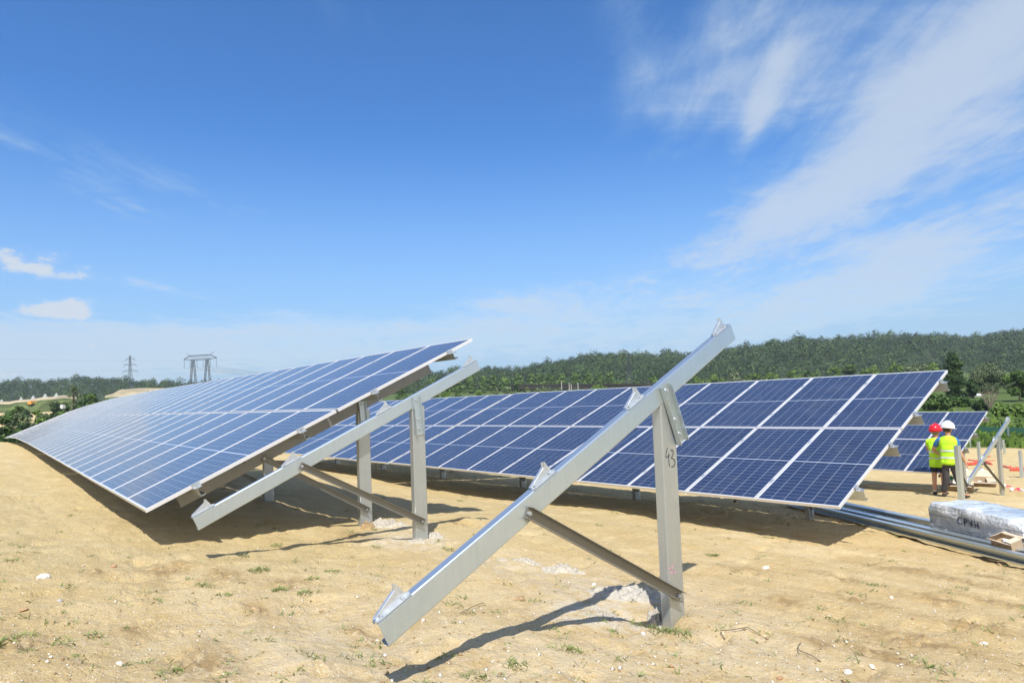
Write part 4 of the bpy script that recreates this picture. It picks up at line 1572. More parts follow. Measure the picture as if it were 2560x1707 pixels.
qR = at(2395, 1242, 15.9)
zR = gz(qR[0], qR[1])
person('person', (qR[0], qR[1], zR), math.radians(18), dict(
    pelvis=(-.13, 0, .90), neck=(-.12, .02, 1.49), head=(-.105, .045, 1.655), shl=(-.31, 0, 1.42), shr=(.050, .02, 1.42),
    ell=(-.44, .12, 1.15), wrl=(-.34, .34, 1.02), elr=(.10, .04, 1.14), wrr=(.20, .08, .87), hipl=(-.22, 0, .86), hipr=(-.05, 0, .86),
    knl=(-.21, .02, .46), anl=(-.29, .10, .09), knr=(.02, .06, .47), anr=(.13, .02, .10), footl=(.25, .95, 0), footr=(.65, .75, 0)),
    1.0, -.14, 'trousers', 'blue_shirt', 'helmet_white', 'worker in a white helmet, lime vest and dark trousers, seen from behind, mid stride', 'hair_dark', -.75)
qL = at(2351, 1238, 16.5)
zL = gz(qL[0], qL[1])
person('person', (qL[0], qL[1], zL), math.radians(14), dict(
    pelvis=(.0, 0, .84), neck=(-.02, .02, 1.42), head=(-.01, .045, 1.575), shl=(-.19, 0, 1.35), shr=(.19, .0, 1.35),
    ell=(-.20, .16, 1.10), wrl=(-.06, .36, 1.02), elr=(.21, .14, 1.10), wrr=(.10, .36, 1.00), hipl=(-.085, 0, .80), hipr=(.085, 0, .80),
    knl=(-.10, .0, .45), anl=(-.11, -.02, .09), knr=(.09, .0, .45), anr=(.09, .02, .09), footl=(.10, 1.0, 0), footr=(.35, .93, 0)),
    1.0, -.22, 'shorts', 'hi_vis', 'helmet_red', 'worker in a red helmet, lime vest and navy shorts, standing with bare calves', 'hair', -.55, shorts=True)

# ------------------------------------------------------------------ vegetation
def leaf_cloud(centres, radii, per, size, seed, squash=1.0, shell=.55, rnd=.55):
    """many leaf-spray quads spread through a set of ellipsoidal clumps; returns V (n*4,3), F, tone"""
    r = np.random.default_rng(seed)
    Vs, tn = [], []
    for (c, rad), k in zip(zip(centres, radii), per):
        u = r.normal(size=(k, 3))
        u /= np.linalg.norm(u, axis=1)[:, None]
        rr = (shell + (1 - shell) * r.uniform(0, 1, k)) * (1 + .25 * r.normal(size=k) * .5)
        p = np.asarray(c) + u * rr[:, None] * np.asarray(rad)
        nrm = u + r.normal(size=(k, 3)) * rnd + np.array([0, 0, .35])
        nrm /= np.linalg.norm(nrm, axis=1)[:, None]
        t = np.cross(nrm, r.normal(size=(k, 3)))
        t /= np.linalg.norm(t, axis=1)[:, None] + 1e-9
        b = np.cross(nrm, t)
        s = size * r.uniform(.5, 1.3, k)[:, None]
        q = np.stack([p - t * s, p - b * s * .55 + t * s * .1, p + t * s, p + b * s * .55], 1)
        Vs.append(q.reshape(-1, 3))
        tn.append(np.repeat(np.clip(r.normal(.5, .22) + r.uniform(-.3, .3, k), 0, 1), 4))
    V = np.vstack(Vs)
    F = np.arange(len(V)).reshape(-1, 4)
    return V, F, np.concatenate(tn)


def with_tone(o, tone):
    a = o.data.attributes.new('tone', 'FLOAT', 'POINT')
    a.data.foreach_set('value', tone.astype(np.float32))
    return o


def tree(name, base, h, w, mat, label, cat, group=None, seed=0, kind='round', leaf=None, n=2200, bark='bark', trunk=True, bare=.12):
    r = random.Random(seed)
    base = Vector(base)
    root = empty(name, base, label, cat, group)
    leaf = leaf or max(.10, h * .028)
    cs, rs = [], []
    if kind == 'round':
        z0 = h * bare
        m_ = 16
        for k in range(m_):
            a = r.uniform(0, 6.28)
            t = r.random()
            R = w / 2 * (.62 if k else 0) * math.sqrt(r.random()) * math.sin(math.pi * (.18 + .74 * t)) * 1.35
            cs.append((R * math.cos(a), R * math.sin(a), z0 + (h - z0) * (.12 + .72 * t)))
            s_ = r.uniform(.20, .34) * w / 2 * 1.25
            rs.append((s_, s_, s_ * r.uniform(.7, 1.0)))
    elif kind == 'column':
        for k in range(16):
            t = (k + .5) / 16
            a = r.uniform(0, 6.28)
            R = w * .20 * r.random()
            cs.append((R * math.cos(a), R * math.sin(a), h * (.06 + .86 * t)))
            s_ = w / 2 * (.45 + .55 * math.sin(math.pi * min(1, t * .95 + .12))) * r.uniform(.75, 1.1)
            rs.append((s_ * .8, s_ * .8, h * .075))
    elif kind == 'airy':
        for k in range(18):
            a = r.uniform(0, 6.28)
            t = r.random()
            R = w / 2 * r.random() * (.4 + .6 * t)
            cs.append((R * math.cos(a), R * math.sin(a), h * (.25 + .68 * t)))
            s_ = r.uniform(.10, .20) * w
            rs.append((s_, s_, s_ * 1.2))
    per = [max(20, int(n / len(cs)))] * len(cs)
    V, F, tn = leaf_cloud(cs, rs, per, leaf, seed, shell=.35)
    cr = obj('crown', V, F, mat, root)
    with_tone(cr, tn)
    if trunk:
        b = MB()
        rt = max(.04, h * .022)
        top = h * (.62 if kind != 'column' else .85)
        b.tube([(0, 0, -.3), (rt * .3, 0, h * .2), (-rt * .5, rt, h * .42), (0, 0, top)], [rt * 1.3, rt, rt * .75, rt * .3], 8)
        for k in range(9):
            c = cs[(k * 2 + 1) % len(cs)]
            z0 = min(h * r.uniform(.18, .5), c[2] * .8)
            b.tube([(0, 0, z0), (c[0] * .5, c[1] * .5, z0 + (c[2] - z0) * .65), c], [rt * .5, rt * .32, rt * .12], 6)
        b.build('trunk', M[bark], root, smooth=True)
    return root


def tree_at(px, py_base, py_top, t, wpx, mat, label, cat='tree', name='tree', **kw):
    b = at(px, py_base, t)
    h = (py_base - py_top) / FPX * t
    g = gz(b[0], b[1])
    z = min(b[2], g + 3.0)
    if z > g:                        # rooted on the ground behind what hides its foot
        h += z - g
    else:
        h -= (g - z)
    return tree(name, (b[0], b[1], g), max(h, .6), wpx / FPX * t, mat, label, cat, seed=int(px * 7 + t), **kw)


# right hand side, beyond the rear table
tree_at(2388, 1005, 876, 95, 62, M['leaf_dark'], 'dark upright tree rising behind the right end of the second row', kind='column', n=9000, leaf=.16)
tree_at(2478, 1000, 908, 112, 104, M['leaf_willow'], 'broad grey green rounded willow right of the dark upright tree', kind='round', n=14000, leaf=.17, bare=.02)
tree_at(2552, 1040, 925, 88, 80, M['leaf_mid'], 'bushy green tree at the right edge of the woods', kind='round', n=8000, leaf=.17, bare=.05)
tree_at(2432, 1000, 946, 100, 50, M['leaf_dark'], 'low dark tree between the upright tree and the willow', kind='round', n=2000, leaf=.22, bare=.05)
tree_at(2580, 1010, 912, 120, 70, M['leaf_dark'], 'dark tree standing behind the edge of the frame on the right', kind='round', n=2400, leaf=.26, bare=.05)
tree_at(2508, 1062, 1008, 66, 62, M['leaf_light'], 'bright green bush above the small bare frame', cat='bush', name='bush', kind='round', n=2600, leaf=.16, bare=0.0, group='bushes along the far edge of the sand')
tree_at(2552, 1085, 1012, 64, 60, M['leaf_light'], 'bright green bush at the right edge, above the red tubing', cat='bush', name='bush', kind='round', n=2400, leaf=.16, bare=0.0, group='bushes along the far edge of the sand')
tree_at(2345, 1035, 985, 78, 80, M['leaf_mid'], 'olive bush above the top edge of the rear table', cat='bush', name='bush', kind='round', n=2400, leaf=.18, bare=0.0, group='bushes along the far edge of the sand')
tree_at(2410, 1035, 992, 82, 76, M['leaf_mid'], 'olive bush right of centre above the rear table', cat='bush', name='bush', kind='round', n=2400, leaf=.18, bare=0.0, group='bushes along the far edge of the sand')
tree_at(2455, 1045, 998, 74, 50, M['leaf_dark'], 'dark bush behind the leafless shrub', cat='bush', name='bush', kind='round', n=1800, leaf=.18, bare=0.0, group='bushes along the far edge of the sand')
tree_at(2595, 1070, 1020, 60, 60, M['leaf_mid'], 'green bush half outside the frame on the right', cat='bush', name='bush', kind='round', n=1600, leaf=.16, bare=0.0, group='bushes along the far edge of the sand')


def bare_shrub(px, py, t, h, label):
    b0 = at(px, py, t)
    g = gz(b0[0], b0[1])
    root = empty('leafless_shrub', (b0[0], b0[1], g), label, 'shrub')
    r = random.Random(3)
    b = MB()
    for k in range(16):
        a = r.uniform(0, 6.28)
        l = h * r.uniform(.6, 1.0)
        q1 = Vector((math.cos(a) * l * .16, math.sin(a) * l * .16, l * .45))
        q2 = Vector((math.cos(a) * l * .42, math.sin(a) * l * .42, l))
        b.tube([(0, 0, -.1), q1, q2], [.045, .03, .012], 6)
        for j in range(3):
            s_ = q1.lerp(q2, r.uniform(.1, .8))
            b.tube([s_, s_ + Vector((r.uniform(-.5, .5), r.uniform(-.5, .5), r.uniform(.2, .8)))], [.018, .008], 5)
    b.build('branches', M['bark_pale'], root)


bare_shrub(2478, 1058, 72, 3.0, 'leafless pale shrub in front of the grey green willow')

# middle distance seen over the second row
mid = []
for k, (px, top, wpx, mt, t) in enumerate([
        (1075, 965, 60, 'leaf_silver', 130), (1010, 968, 60, 'leaf_mid', 150), (1150, 968, 50, 'leaf_mid', 170), (1195, 972, 40, 'leaf_light', 150),
        (1274, 960, 58, 'leaf_silver', 140), (1240, 968, 30, 'leaf_silver', 150), (1320, 965, 34, 'leaf_silver', 145), (1360, 958, 60, 'leaf_silver', 140), (1395, 966, 40, 'leaf_silver', 150),
        (1115, 975, 50, 'leaf_light', 120), (1440, 972, 40, 'leaf_mid', 170)]):
    lb = ['pale willow bush left of the high end of the middle frame', 'green bush hidden behind the edge of the front row', 'small green bush just past the middle frame beam', 'light green bush near the valley viaduct',
          'broad pale willow bush above the second row', 'narrow pale willow bush left of the broad one', 'little pale willow bush right of the broad one', 'tallest silvery willow bush before the poplars', 'rightmost silvery willow bush before the poplars',
          'bright green low bush under the middle frame beam', 'round green bush near the thin white poles'][k]
    tree_at(px, 1000, top, t, wpx, M[mt], lb, cat='bush', name='bush', kind='round', n=900, leaf=.24, bare=0.0, trunk=False, group='bushes on the valley floor')
# a belt of poplars
pop_lab = ['first poplar of the belt from the left', 'second poplar of the belt from the left', 'third poplar of the belt from the left', 'fourth poplar of the belt from the left', 'fifth poplar of the belt from the left', 'sixth poplar of the belt from the left',
           'seventh poplar of the belt from the left', 'eighth poplar of the belt from the left', 'eighth poplar from the right end of the belt', 'seventh poplar from the right end of the belt', 'sixth poplar from the right end of the belt', 'fifth poplar from the right end of the belt',
           'fourth poplar from the right end of the belt', 'third poplar from the right end of the belt', 'second poplar from the right end of the belt', 'last poplar at the right end of the belt']
for k in range(16):
    px = 1090 + k * 29 + random.uniform(-6, 6)
    tree_at(px, 966, 940 - k * .9 + random.uniform(-4, 4), 290, 38, M['leaf_poplar'], pop_lab[k], cat='poplar', name='poplar', kind='column', n=1000, leaf=.55, group='poplars in a belt below the wooded hill')
# scrub at the foot of the hill, right part
scr = [(1500, 955, 50), (1545, 948, 44), (1590, 944, 46), (1640, 938, 60), (1700, 930, 52), (1745, 926, 46), (1790, 930, 50), (1840, 918, 54), (1885, 925, 50), (1930, 918, 56), (1980, 915, 50), (2030, 912, 60), (2085, 905, 46), (2130, 900, 60), (2185, 905, 64), (2240, 895, 56), (2295, 890, 60), (2345, 895, 50)]
for k, (px, top, wpx) in enumerate(scr):
    where = ['just right of the lattice tower foot', 'second right of the lattice tower', 'third right of the lattice tower', 'left of where the high beam crosses', 'behind the high end of the near beam', 'just right of the near beam end', 'second past the near beam end', 'third past the near beam end',
             'fourth past the near beam end', 'above the middle of the near table', 'right of the middle of the near table', 'pale, at the third module from the right', 'pale, at the second module joint', 'broad, above the second module from the right', 'broad, above the last module joint', 'above the last module', 'left of the upright dark tree', 'touching the upright dark tree'][k]
    mt = ['leaf_light', 'leaf_light', 'leaf_mid', 'leaf_light', 'leaf_mid', 'leaf_light', 'leaf_light', 'leaf_silver', 'leaf_light'][k % 9]
    tree_at(px, 985, top + 6, 215, wpx, M[mt], 'scrubby bush ' + where, cat='bush', name='bush', kind='round', n=1000, leaf=.42, bare=0.0, trunk=False, group='scrubby bushes at the foot of the hill')

# left side: bushes over the crest, single trees
lf = [(20, 1075, 1030, 62, 80, 'leaf_mid', 'green bush low at the left edge'), (45, 1075, 1022, 66, 70, 'leaf_silver', 'pale flowering bush near the left edge'), (88, 1068, 1012, 68, 62, 'leaf_light', 'bright green bush left of the white spot'),
      (70, 1095, 1045, 64, 90, 'leaf_dark', 'dark bush below the pale flowering one'), (120, 1070, 1032, 70, 60, 'leaf_mid', 'mid green bush left of the far end of the row'), (10, 1110, 1060, 62, 60, 'leaf_dark', 'dark bush at the far left end of the row'),
      (45, 1020, 990, 110, 30, 'leaf_mid', 'small round bush by the grey gravel piles'), (135, 1016, 990, 120, 60, 'leaf_dark', 'dark dense shrub right of the yellow digger'), (165, 1016, 992, 125, 34, 'leaf_mid', 'green shrub attached right of the dark dense one'),
      (205, 1020, 975, 100, 60, 'leaf_dark', 'dark green tree left of the airy tree foot'), (250, 1010, 972, 100, 70, 'leaf_silver', 'silvery bush right below the airy tree'), (290, 1000, 975, 105, 60, 'leaf_mid', 'green bush at the edge of the distant sand field'),
      (235, 1030, 985, 92, 70, 'leaf_mid', 'broad green bush behind the far panels'), (195, 1045, 1000, 88, 60, 'leaf_mid', 'green bush just above the far panels'), (160, 1050, 1022, 84, 50, 'leaf_light', 'low light bush above the end of the row'),
      (30, 1062, 1024, 120, 60, 'leaf_mid', 'hazy green bush on the plain at the left edge'), (110, 1050, 1022, 130, 46, 'leaf_silver', 'grey green bush on the plain below the digger'), (60, 1045, 1022, 150, 40, 'leaf_dark', 'small dark bush on the plain below the gravel piles'),
      (180, 1040, 1008, 130, 60, 'leaf_mid', 'green bush on the plain left of the dark green tree'), (225, 1012, 960, 112, 60, 'leaf_mid', 'tall green bush just right of the airy tree stem'), (145, 1060, 1036, 76, 60, 'leaf_mid', 'green bush right behind the last panels of the front row'),
      (270, 1008, 968, 96, 50, 'leaf_dark', 'dark bush before the left end of the distant sand field'), (365, 992, 968, 170, 28, 'leaf_mid', 'lone shrub standing on the distant sand field')]
for (px, pb, pt, t, wpx, mt, lb) in lf:
    tree_at(px, pb, pt, t, wpx, M[mt], lb, cat='bush', name='bush', kind='round', n=1900, leaf=.17 if t < 90 else .24, bare=0.0, trunk=t > 95, group='bushes beyond the crest on the left')
tree_at(183, 1010, 928, 105, 44, M['leaf_silver'], 'tall airy tree standing out above the left woods', kind='airy', n=1300, leaf=.17)
tree_at(228, 990, 962, 180, 26, M['leaf_light'], 'round light tree right of the airy tree', kind='round', n=700, leaf=.3)


# woods: crowns packed on the slopes
def crown_template(seed, nq, size):
    V, F, tn = leaf_cloud([(0, 0, 0), (.35, .1, .1), (-.3, -.25, .05), (0, .35, -.1), (.05, -.2, .3)], [(.75, .75, .7), (.5, .5, .5), (.5, .5, .45), (.5, .5, .45), (.4, .4, .4)], [nq // 5] * 5, size, seed, shell=.85, rnd=.25)
    return V, tn


def woodland(name, pts, rad, seed, label=None, nq=240, mat='leaf_wood', lsz=.10):
    r = np.random.default_rng(seed)
    T4 = [crown_template(seed + k, nq, lsz) for k in range(4)]
    Vs, tn = [], []
    for k, (x, y, z) in enumerate(pts):
        V, t0 = T4[k % 4]
        a = r.uniform(0, 6.28)
        c, s_ = math.cos(a), math.sin(a)
        R = rad * r.uniform(.55, 1.0) * (1.45 if r.uniform() > .75 else 1)
        Z = R * r.uniform(.85, 1.35)
        q = np.stack([(V[:, 0] * c - V[:, 1] * s_) * R + x, (V[:, 0] * s_ + V[:, 1] * c) * R + y, V[:, 2] * Z + z + Z * .55], 1)
        Vs.append(q)
        tn.append(np.clip(t0 * .45 + r.uniform(-.15, .65), 0, 1))
    V = np.vstack(Vs)
    o = obj(name, V, np.arange(len(V)).reshape(-1, 4), M[mat])
    with_tone(o, np.concatenate(tn))
    tag(o, label, None, None, 'stuff')
    return o


def hill(name, prof, t0, t1, zb, seed, step, rad, label, back=120, mat='leaf_wood', treeh=9.0):
    """prof: (px, py of the canopy's skyline). The slope climbs from range t0 to t1"""
    pxs = np.array([p[0] for p in prof], float)
    pys = np.array([p[1] for p in prof], float)
    P = np.linspace(pxs[0], pxs[-1], int((pxs[-1] - pxs[0]) / 12))
    rows = [0, .12, .3, .5, .7, .88, 1.0, 1.25, 1.9]
    V = []
    def crest(px):
        py = np.interp(px, pxs, pys)
        return CH + ray(px, py)[2] * t1 - treeh
    def pt(px, s_):
        tt = t0 + (t1 - t0) * min(s_, 1.0) + max(0, s_ - 1) * back
        d = ray(px, 900)
        zc = crest(px)
        z = zb + (zc - zb) * (math.sin(min(s_, 1.0) * math.pi / 2) ** 1.0) if s_ <= 1 else zc - (s_ - 1) * (zc - zb) * 1.1
        return d[0] * tt, d[1] * tt, z
    for s_ in rows:
        for px in P:
            V.append(pt(px, s_))
    n = len(P)
    F = [(i * n + j, i * n + j + 1, (i + 1) * n + j + 1, (i + 1) * n + j) for i in range(len(rows) - 1) for j in range(n - 1)]
    tag(obj(name, V, F, M['hill'], smooth=True), kind='structure')
    pts = []
    r = random.Random(seed)
    width = (pxs[-1] - pxs[0]) / FPX
    nrow = int((t1 - t0) / (step * 1.25)) + 2
    for a in range(nrow + 2):
        s_ = a / nrow
        tt = t0 + (t1 - t0) * s_
        nc = int(width * tt / step)
        for c in range(nc):
            px = pxs[0] + (pxs[-1] - pxs[0]) * (c + r.uniform(-.45, .45) + (a % 2) * .5) / nc
            x, y, z = pt(px, max(0, s_ + r.uniform(-.3, .3) / nrow))
            k = 2.2 * float(vn(np.array([px * .011]), np.array([s_ * 2.0]), seed)[0])
            pts.append((x, y, z + k * 1.5 + r.uniform(-.7, .8)))
    woodland('woodland', pts, rad, seed, label, mat=mat)


hill('hill', [(900, 950), (1000, 948), (1080, 936), (1130, 926), (1170, 921), (1240, 916), (1300, 920), (1330, 908), (1370, 898), (1420, 892), (1500, 884), (1600, 879), (1700, 880), (1760, 877), (1830, 872), (1870, 862), (1930, 848), (1990, 843), (2060, 846), (2100, 842),
              (2200, 836), (2300, 834), (2440, 838), (2500, 832), (2580, 826), (2750, 815), (2950, 812), (3100, 820)], 330, 560, -6.5, 5, 7.5, 5.2, 'dense dark green woodland covering the hill on the right', treeh=8.0)
hill('hill', [(-500, 950), (-300, 948), (-100, 946), (0, 947), (60, 942), (120, 943), (200, 936), (270, 935), (330, 942), (390, 940), (440, 944), (500, 944), (560, 948), (640, 956), (760, 962), (900, 966)], 430, 560, -4.5, 15, 8.0, 4.6, 'dark green woodland along the left skyline')


# a low sand bank and sand tracks before the left wood
def strip_from(name, pts, mat, kind, label=None, cat=None):
    V, F, FT = [], [], []
    for i, (px, top, bot, t) in enumerate(pts):
        a = at(px, top, t + 18)
        b = at(px, bot, t)
        mid_ = (np.array(a) + np.array(b)) / 2 + np.array([0, 0, .5])
        far = at(px, top, t + 18)
        far = np.array([far[0] * 1.12, far[1] * 1.12, -6.0])
        V += [b, mid_, a, far]
        FT += [[b[0] * .94, b[1] * .94, -6.0], b]
    n = 4
    for i in range(len(pts) - 1):
        for k in range(3):
            F.append((i * n + k, (i + 1) * n + k, (i + 1) * n + k + 1, i * n + k + 1))
    o = obj(name, V, F, mat, smooth=True)
    f2 = [(i * 2, i * 2 + 2, i * 2 + 3, i * 2 + 1) for i in range(len(pts) - 1)]
    tag(obj('bank_slope', FT, f2, M['meadow'], smooth=True), kind='structure')
    return tag(o, label, cat, None, kind)


M['meadow'] = material('rough_meadow', (0.10, 0.13, 0.045), 0.95, spec=.1, var=0.5, vscale=0.15)
M['sand_far'] = material('distant_sand', (0.40, 0.34, 0.22), 0.95, spec=.1, var=0.30, vscale=0.10)
strip_from('sand_bank', [(262, 991, 993, 300), (282, 984, 992, 300), (300, 974, 992, 300), (345, 970, 994, 300), (400, 970, 994, 300), (470, 969, 992, 300), (540, 970, 992, 300), (620, 973, 992, 300)], M['sand_far'], 'structure')
strip_from('sand_bank', [(-200, 1010, 1017, 240), (-60, 1008, 1014, 240), (0, 1004, 1010, 240), (25, 1003, 1010, 240), (40, 1001, 1006, 240), (80, 998, 1004, 240), (105, 993, 1000, 240), (135, 992, 998, 240), (160, 987, 995, 240), (178, 991, 996, 240), (192, 996, 997, 240)], M['sand_far'], 'structure')


# ------------------------------------------------------------------ pylons, poles, wires, viaduct, site plant
def bar(b, p, q, r):
    b.tube([p, q], r, 4, cap=False)


def portal_pylon(px, pt, t, h, label, yaw):
    c = at(px, pt, t)
    g = gz(c[0], c[1])
    root = empty('portal_pylon', (c[0], c[1], g), label, 'pylon', None, yaw)
    H = c[2] - g
    hs = H - 4.0
    b = MB()
    for cx in (-4.6, 4.6):
        for sx in (-1, 1):
            for sy in (-1, 1):
                bar(b, (cx + sx * 2.6, sy * .5, 0), (cx + sx * .5, sy * .4, hs), .26)
        for sx in (-1, 1):
            for z in np.linspace(.05, .9, 9):
                xa, xb = 2.6 - 2.1 * z, 2.6 - 2.1 * min(1, z + .1)
                bar(b, (cx + sx * xa, -.5, hs * z), (cx + sx * xb, .5, hs * min(1, z + .1)), .05)
    b.build('legs', M['pylon'], root)
    b = MB()
    for sy in (-.5, .5):
        bar(b, (-10.6, sy * .3, hs + .5), (-5, sy, hs), .13)
        bar(b, (-5, sy, hs), (5, sy, hs), .15)
        bar(b, (5, sy, hs), (10.6, sy * .3, hs + .5), .13)
        bar(b, (-6.5, sy, hs + 2.2), (6.5, sy, hs + 2.2), .15)
        bar(b, (-6.5, sy, hs + 2.2), (-10.6, sy * .3, hs + .5), .12)
        bar(b, (6.5, sy, hs + 2.2), (10.6, sy * .3, hs + .5), .12)
        for k in range(13):
            x = -6.5 + k
            bar(b, (x, sy, hs + (2.2 if k % 2 else .1)), (x + 1, sy, hs + (.1 if k % 2 else 2.2)), .06)
    for sx in (-1, 1):
        bar(b, (sx * 6.4, 0, hs + 2.2), (sx * 9.0, 0, hs + 3.6), .09)
    b.build('crossarm', M['pylon'], root)
    for x in (-10.4, -6.6, -2, 2, 6.6, 10.4):
        i = MB()
        i.tube([(x, 0, hs + .3), (x, 0, hs - 4.0)], .09, 5)
        i.build('insulator', M['wire'], root)
    return root, hs


VIEW_R = Vector((W[0][0], W[1][0], 0)).normalized()
YAW = math.atan2(VIEW_R.y, VIEW_R.x)
pp, pp_h = portal_pylon(500, 879, 330, 26, 'wide portal pylon standing behind the top edge of the front row', YAW - .35)


def lattice_tower(px, pt, t, label, arms=True, w=2.2):
    c = at(px, pt, t)
    g = gz(c[0], c[1])
    root = empty('lattice_tower', (c[0], c[1], g), label, 'pylon', None, YAW)
    H = c[2] - g
    b = MB()
    for sx in (-1, 1):
        for sy in (-1, 1):
            bar(b, (sx * w, sy * w, 0), (sx * w * .32, sy * w * .32, H * .62), .12)
            bar(b, (sx * w * .32, sy * w * .32, H * .62), (sx * .25, sy * .25, H), .10)
    N = 12
    for k in range(N):
        z0, z1 = k / N, (k + 1) / N
        f = lambda z: w * (1 - .68 * min(1, z / .62)) if z < .62 else w * .32 * (1 - (z - .62) / .38 * .65)
        for sy in (-1, 1):
            bar(b, (-f(z0), sy * f(z0), H * z0), (f(z1), sy * f(z1), H * z1), .06)
            bar(b, (f(z0), sy * f(z0), H * z0), (-f(z1), sy * f(z1), H * z1), .06)
    b.build('mast', M['pylon'], root)
    if arms:
        for z, l in ((.66, 4.6), (.80, 3.8), (.92, 3.0)):
            a = MB()
            for sx in (-1, 1):
                bar(a, (0, 0, H * z), (sx * l, 0, H * z), .10)
                bar(a, (0, 0, H * (z + .05)), (sx * l, 0, H * z), .08)
                bar(a, (sx * l, 0, H * z), (sx * l, 0, H * z - 1.4), .06)
            a.build('crossarm', M['pylon'], root)
    return root


lattice_tower(325, 889, 400, 'faint lattice tower on the left skyline left of the portal pylon')
lattice_tower(1571, 882, 300, 'narrow lattice tower before the wooded hill, left of the near beam', arms=False, w=1.7)
for (px, top, bot, lb) in ((1405, 952, 977, 'tallest thin pale pole before the poplars'), (1424, 956, 977, 'thin pale pole right of the tallest'), (1429, 960, 977, 'thin pale pole right beside another'), (1446, 956, 977, 'rightmost thin pale pole before the poplars')):
    c = at(px, bot + 12, 180)
    c2 = at(px, top, 180)
    b = MB()
    g = gz(c[0], c[1])
    b.tube([(0, 0, 0), (0, 0, c2[2] - g)], [.16, .12], 8)
    o = b.build('pole', M['concrete'])
    o.location = (c[0], c[1], g)
    tag(o, lb, 'pole', 'thin poles in the valley')


def wire(p, q, sag, label, group, rad=.04):
    P, Q = Vector(p), Vector(q)
    pts = [P.lerp(Q, k / 24) - Vector((0, 0, 4 * sag * (k / 24) * (1 - k / 24))) - P for k in range(25)]
    b = MB()
    b.tube(pts, rad, 4, cap=False)
    o = b.build('power_line', M['wire'])
    o.location = P
    tag(o, label, 'power line', group)


mp = Matrix.Translation(pp.location) @ Matrix.Rotation(YAW - .35, 4, 'Z')
perp = Matrix.Rotation(YAW - .35, 3, 'Z') @ Vector((0, 1, 0))
names = ['outermost left conductor', 'second conductor from the left', 'third conductor from the left', 'third conductor from the right', 'second conductor from the right', 'outermost right conductor']
for x, nm in zip((-10.4, -6.6, -2, 2, 6.6, 10.4), names):
    a = mp @ Vector((x, 0, pp_h - 4.0))
    wire(a, a + perp * 330 + Vector((0, 0, -2)), 8, nm + ' strung away from the portal pylon', 'conductors of the portal pylon', .035)
a = at(-250, 929, 230)
c = at(640, 907, 460)
for k in range(2):
    wire((a[0], a[1], a[2] + k * 6), (c[0], c[1], c[2] + k * 3), 2, ['lower thin wire crossing the left sky', 'upper thin wire crossing the left sky'][k], 'wires across the left sky', .018)
a, c = at(1560, 965, 150), at(2760, 852, 110)
for k in range(2):
    wire((a[0], a[1], a[2] + k * .9), (c[0], c[1], c[2] + k * 1.2), 1.0, ['lower pale wire crossing before the right woods', 'upper pale wire crossing before the right woods'][k], 'wires before the right woods', .022)


M['rust'] = material('weathered_brown_masonry', (0.10, 0.085, 0.065), 0.95, var=0.3, vscale=0.15)


def viaduct():
    a, c = Vector(at(1130, 961, 400)), Vector(at(1660, 962, 185))
    a.z = c.z = CH - 3.6
    d = c - a
    L_ = d.length
    root = empty('viaduct', (a.x, a.y, gz(a.x, a.y)), 'long low grey brown viaduct across the valley before the poplars', 'viaduct', None, math.atan2(d.y, d.x))
    top = a.z - root.location.z
    b = MB()
    b.box((0, -1.5, top - 1.5), (L_, 1.5, top))
    b.build('deck', M['rust'], root)
    b = MB()
    b.box((0, -1.62, top), (L_, -1.5, top + .5))
    b.build('parapet', M['rust'], root)
    for k in range(12):
        b = MB()
        x = L_ * (k + .5) / 12
        b.box((x - .4, -1.2, -.5), (x + .4, 1.2, top - 1.5))
        b.build('pier', M['rust'], root)


viaduct()

for k, (px, top, w, lb) in enumerate([(53, 995, 9, 'leftmost conical pile of grey gravel'), (83, 991, 9, 'conical gravel pile just above the yellow digger'), (113, 987, 10, 'conical gravel pile right of the digger'), (141, 985, 9, 'rightmost conical pile of grey gravel'), (4, 1001, 10, 'gravel pile at the very left edge')]):
    c = at(px, top - 3, 262)
    z = c[2]
    R = w / FPX * 262 * .8
    b = MB()
    loft(b, [(0, 0, -8.0, R * 3.6, R * 3.6), (0, 0, -2.0, R, R), (0, 0, -1.0, R * .55, R * .55), (0, 0, 0, R * .08, R * .08)], 18, fold=.15, seed=k)
    o = b.build('gravel_mound', M['gravel_pile'], smooth=True)
    o.location = (c[0], c[1], z)
    tag(o, lb, 'gravel pile', 'gravel piles of the sand works')

M['digger'] = material('orange_yellow_paint', (0.78, 0.33, 0.03), 0.4)
c = at(77, 1010, 235)
root = empty('digger', (c[0], c[1], c[2] - .5), 'small orange yellow digger working on the distant sand', 'digger', None, YAW)
root.scale = (.5, .5, .55)
b = MB(); b.box((-1.5, -1.2, .9), (1.3, 1.2, 2.0)); b.box((-1.6, -1.1, 2.0), (-.4, 1.1, 2.4)); b.build('body', M['digger'], root)
b = MB(); b.box((-.2, -1.1, 2.0), (1.1, .1, 3.0)); b.build('cab', M['digger'], root)
b = MB(); b.tube([(1.0, .5, 2.0), (2.6, .5, 3.6), (3.6, .5, 1.2)], [.28, .24, .18], 6); b.build('boom', M['digger'], root)
for y in (-1.1, 1.1):
    b = MB(); b.tube([(-1.7, y, .45), (1.6, y, .45)], .45, 8); b.build('track', M['black'], root)
c = at(157, 1017, 120)
b = MB(); b.box((-.5, -.9, -.5), (.5, .9, .35)); b.box((-.5, -.9, .35), (.2, .9, .75))
o = b.build('white_van', M['paper']); o.scale = (.45, .45, .6); o.location = (c[0], c[1], c[2]); o.rotation_euler = (0, 0, YAW)
tag(o, 'small brilliant white vehicle beyond the far end of the front row', 'vehicle')
c = at(2432, 990, 105)
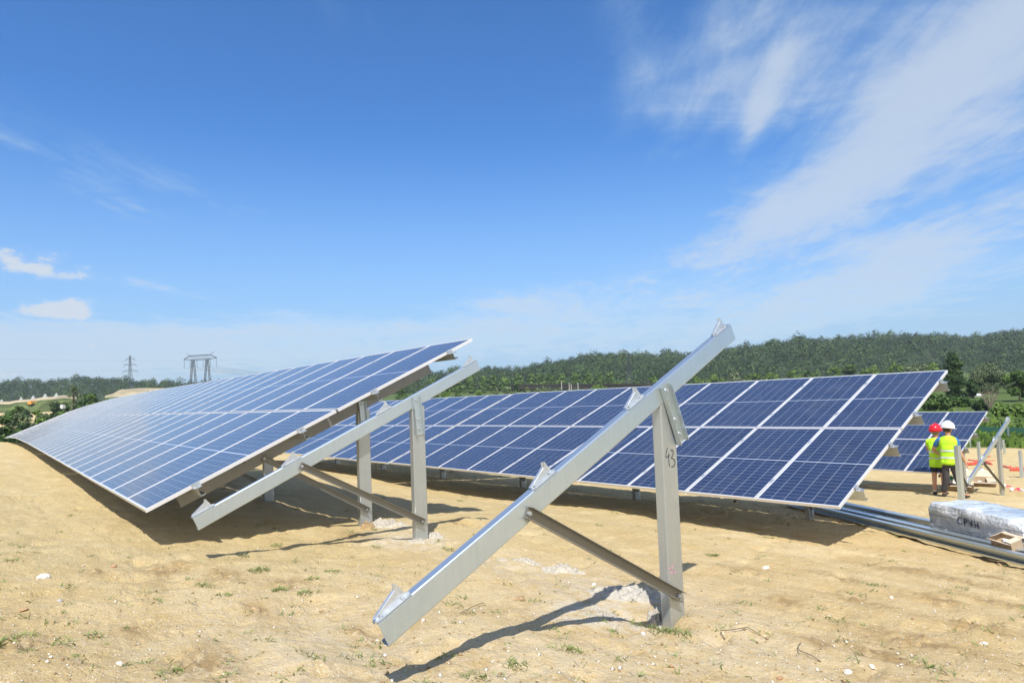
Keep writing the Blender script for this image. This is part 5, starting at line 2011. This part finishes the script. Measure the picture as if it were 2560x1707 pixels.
b = MB(); b.box((-.9, -1, -2), (.9, 1, .15)); b.add([(-1.0, -1.1, .15), (1.0, -1.1, .15), (1.0, 1.1, .15), (-1.0, 1.1, .15), (-1.0, 0, .4), (1.0, 0, .4)], [(0, 1, 5, 4), (3, 4, 5, 2), (0, 4, 3), (1, 2, 5), (0, 3, 2, 1)])
o = b.build('shed', M['paper']); o.location = (c[0], c[1], c[2]); o.rotation_euler = (0, 0, YAW)
tag(o, 'low white roofed shed glimpsed between the right hand trees', 'shed')


# green mesh fence and tall grass beyond the sand on the right
def far_grass():
    r = np.random.default_rng(8)
    n = 16000
    x = r.uniform(-60, -3, n)
    y = 44 + 0.08 * (x + 30) + r.exponential(9, n)
    z = ground_z(x, y)
    h = r.uniform(.12, .5, n)
    a = r.uniform(0, 3.14, n)
    w = r.uniform(.08, .25, n)
    q = np.stack([np.stack([x - np.cos(a) * w, y - np.sin(a) * w, z - .02], 1), np.stack([x + np.cos(a) * w, y + np.sin(a) * w, z - .02], 1),
                  np.stack([x + np.cos(a) * w * .6, y + np.sin(a) * w * .6, z + h], 1), np.stack([x - np.cos(a) * w * .7, y - np.sin(a) * w * .7, z + h * .8], 1)], 1)
    V = q.reshape(-1, 3)
    o = obj('tall_grass', V, np.arange(len(V)).reshape(-1, 4), M['leaf_light'])
    with_tone(o, np.repeat(r.uniform(0, 1, n), 4))
    tag(o, kind='stuff')


far_grass()
M['net'] = material('green_netting', (0.035, 0.13, 0.085), 0.8)
a, c = Vector(at(2440, 1076, 50)), Vector(at(2640, 1072, 46))
root = empty('net_fence', (a.x, a.y, gz(a.x, a.y)), 'low green net fence in the grass beyond the small bare frame', 'fence', None, math.atan2(c.y - a.y, c.x - a.x))
L_ = (c - a).length
za = max(.5, a.z - root.location.z)
b = MB(); b.box((0, -.01, 0.15), (L_, .01, min(za + .1, .85))); b.build('net', M['net'], root)
for k in range(5):
    b = MB(); b.tube([(L_ * k / 4, .03, -.2), (L_ * k / 4, .03, min(za + .2, .95))], .03, 6); b.build('fence_post', M['galv_dull_shade'], root)


# ------------------------------------------------------------------ haze
M['haze'] = bpy.data.materials.new('haze_air')
M['haze'].use_nodes = True
_n = M['haze'].node_tree
_n.nodes.clear()
_o = _n.nodes.new('ShaderNodeOutputMaterial')
_v = _n.nodes.new('ShaderNodeVolumePrincipled')
_v.inputs['Color'].default_value = (0.80, 0.88, 1.0, 1)
_v.inputs['Density'].default_value = 0.00022
_n.links.new(_v.outputs[0], _o.inputs['Volume'])
b = MB()
b.box((-1500, -1500, -12), (1500, 1500, 75))
hz = b.build('haze', M['haze'])
tag(hz, kind='stuff')
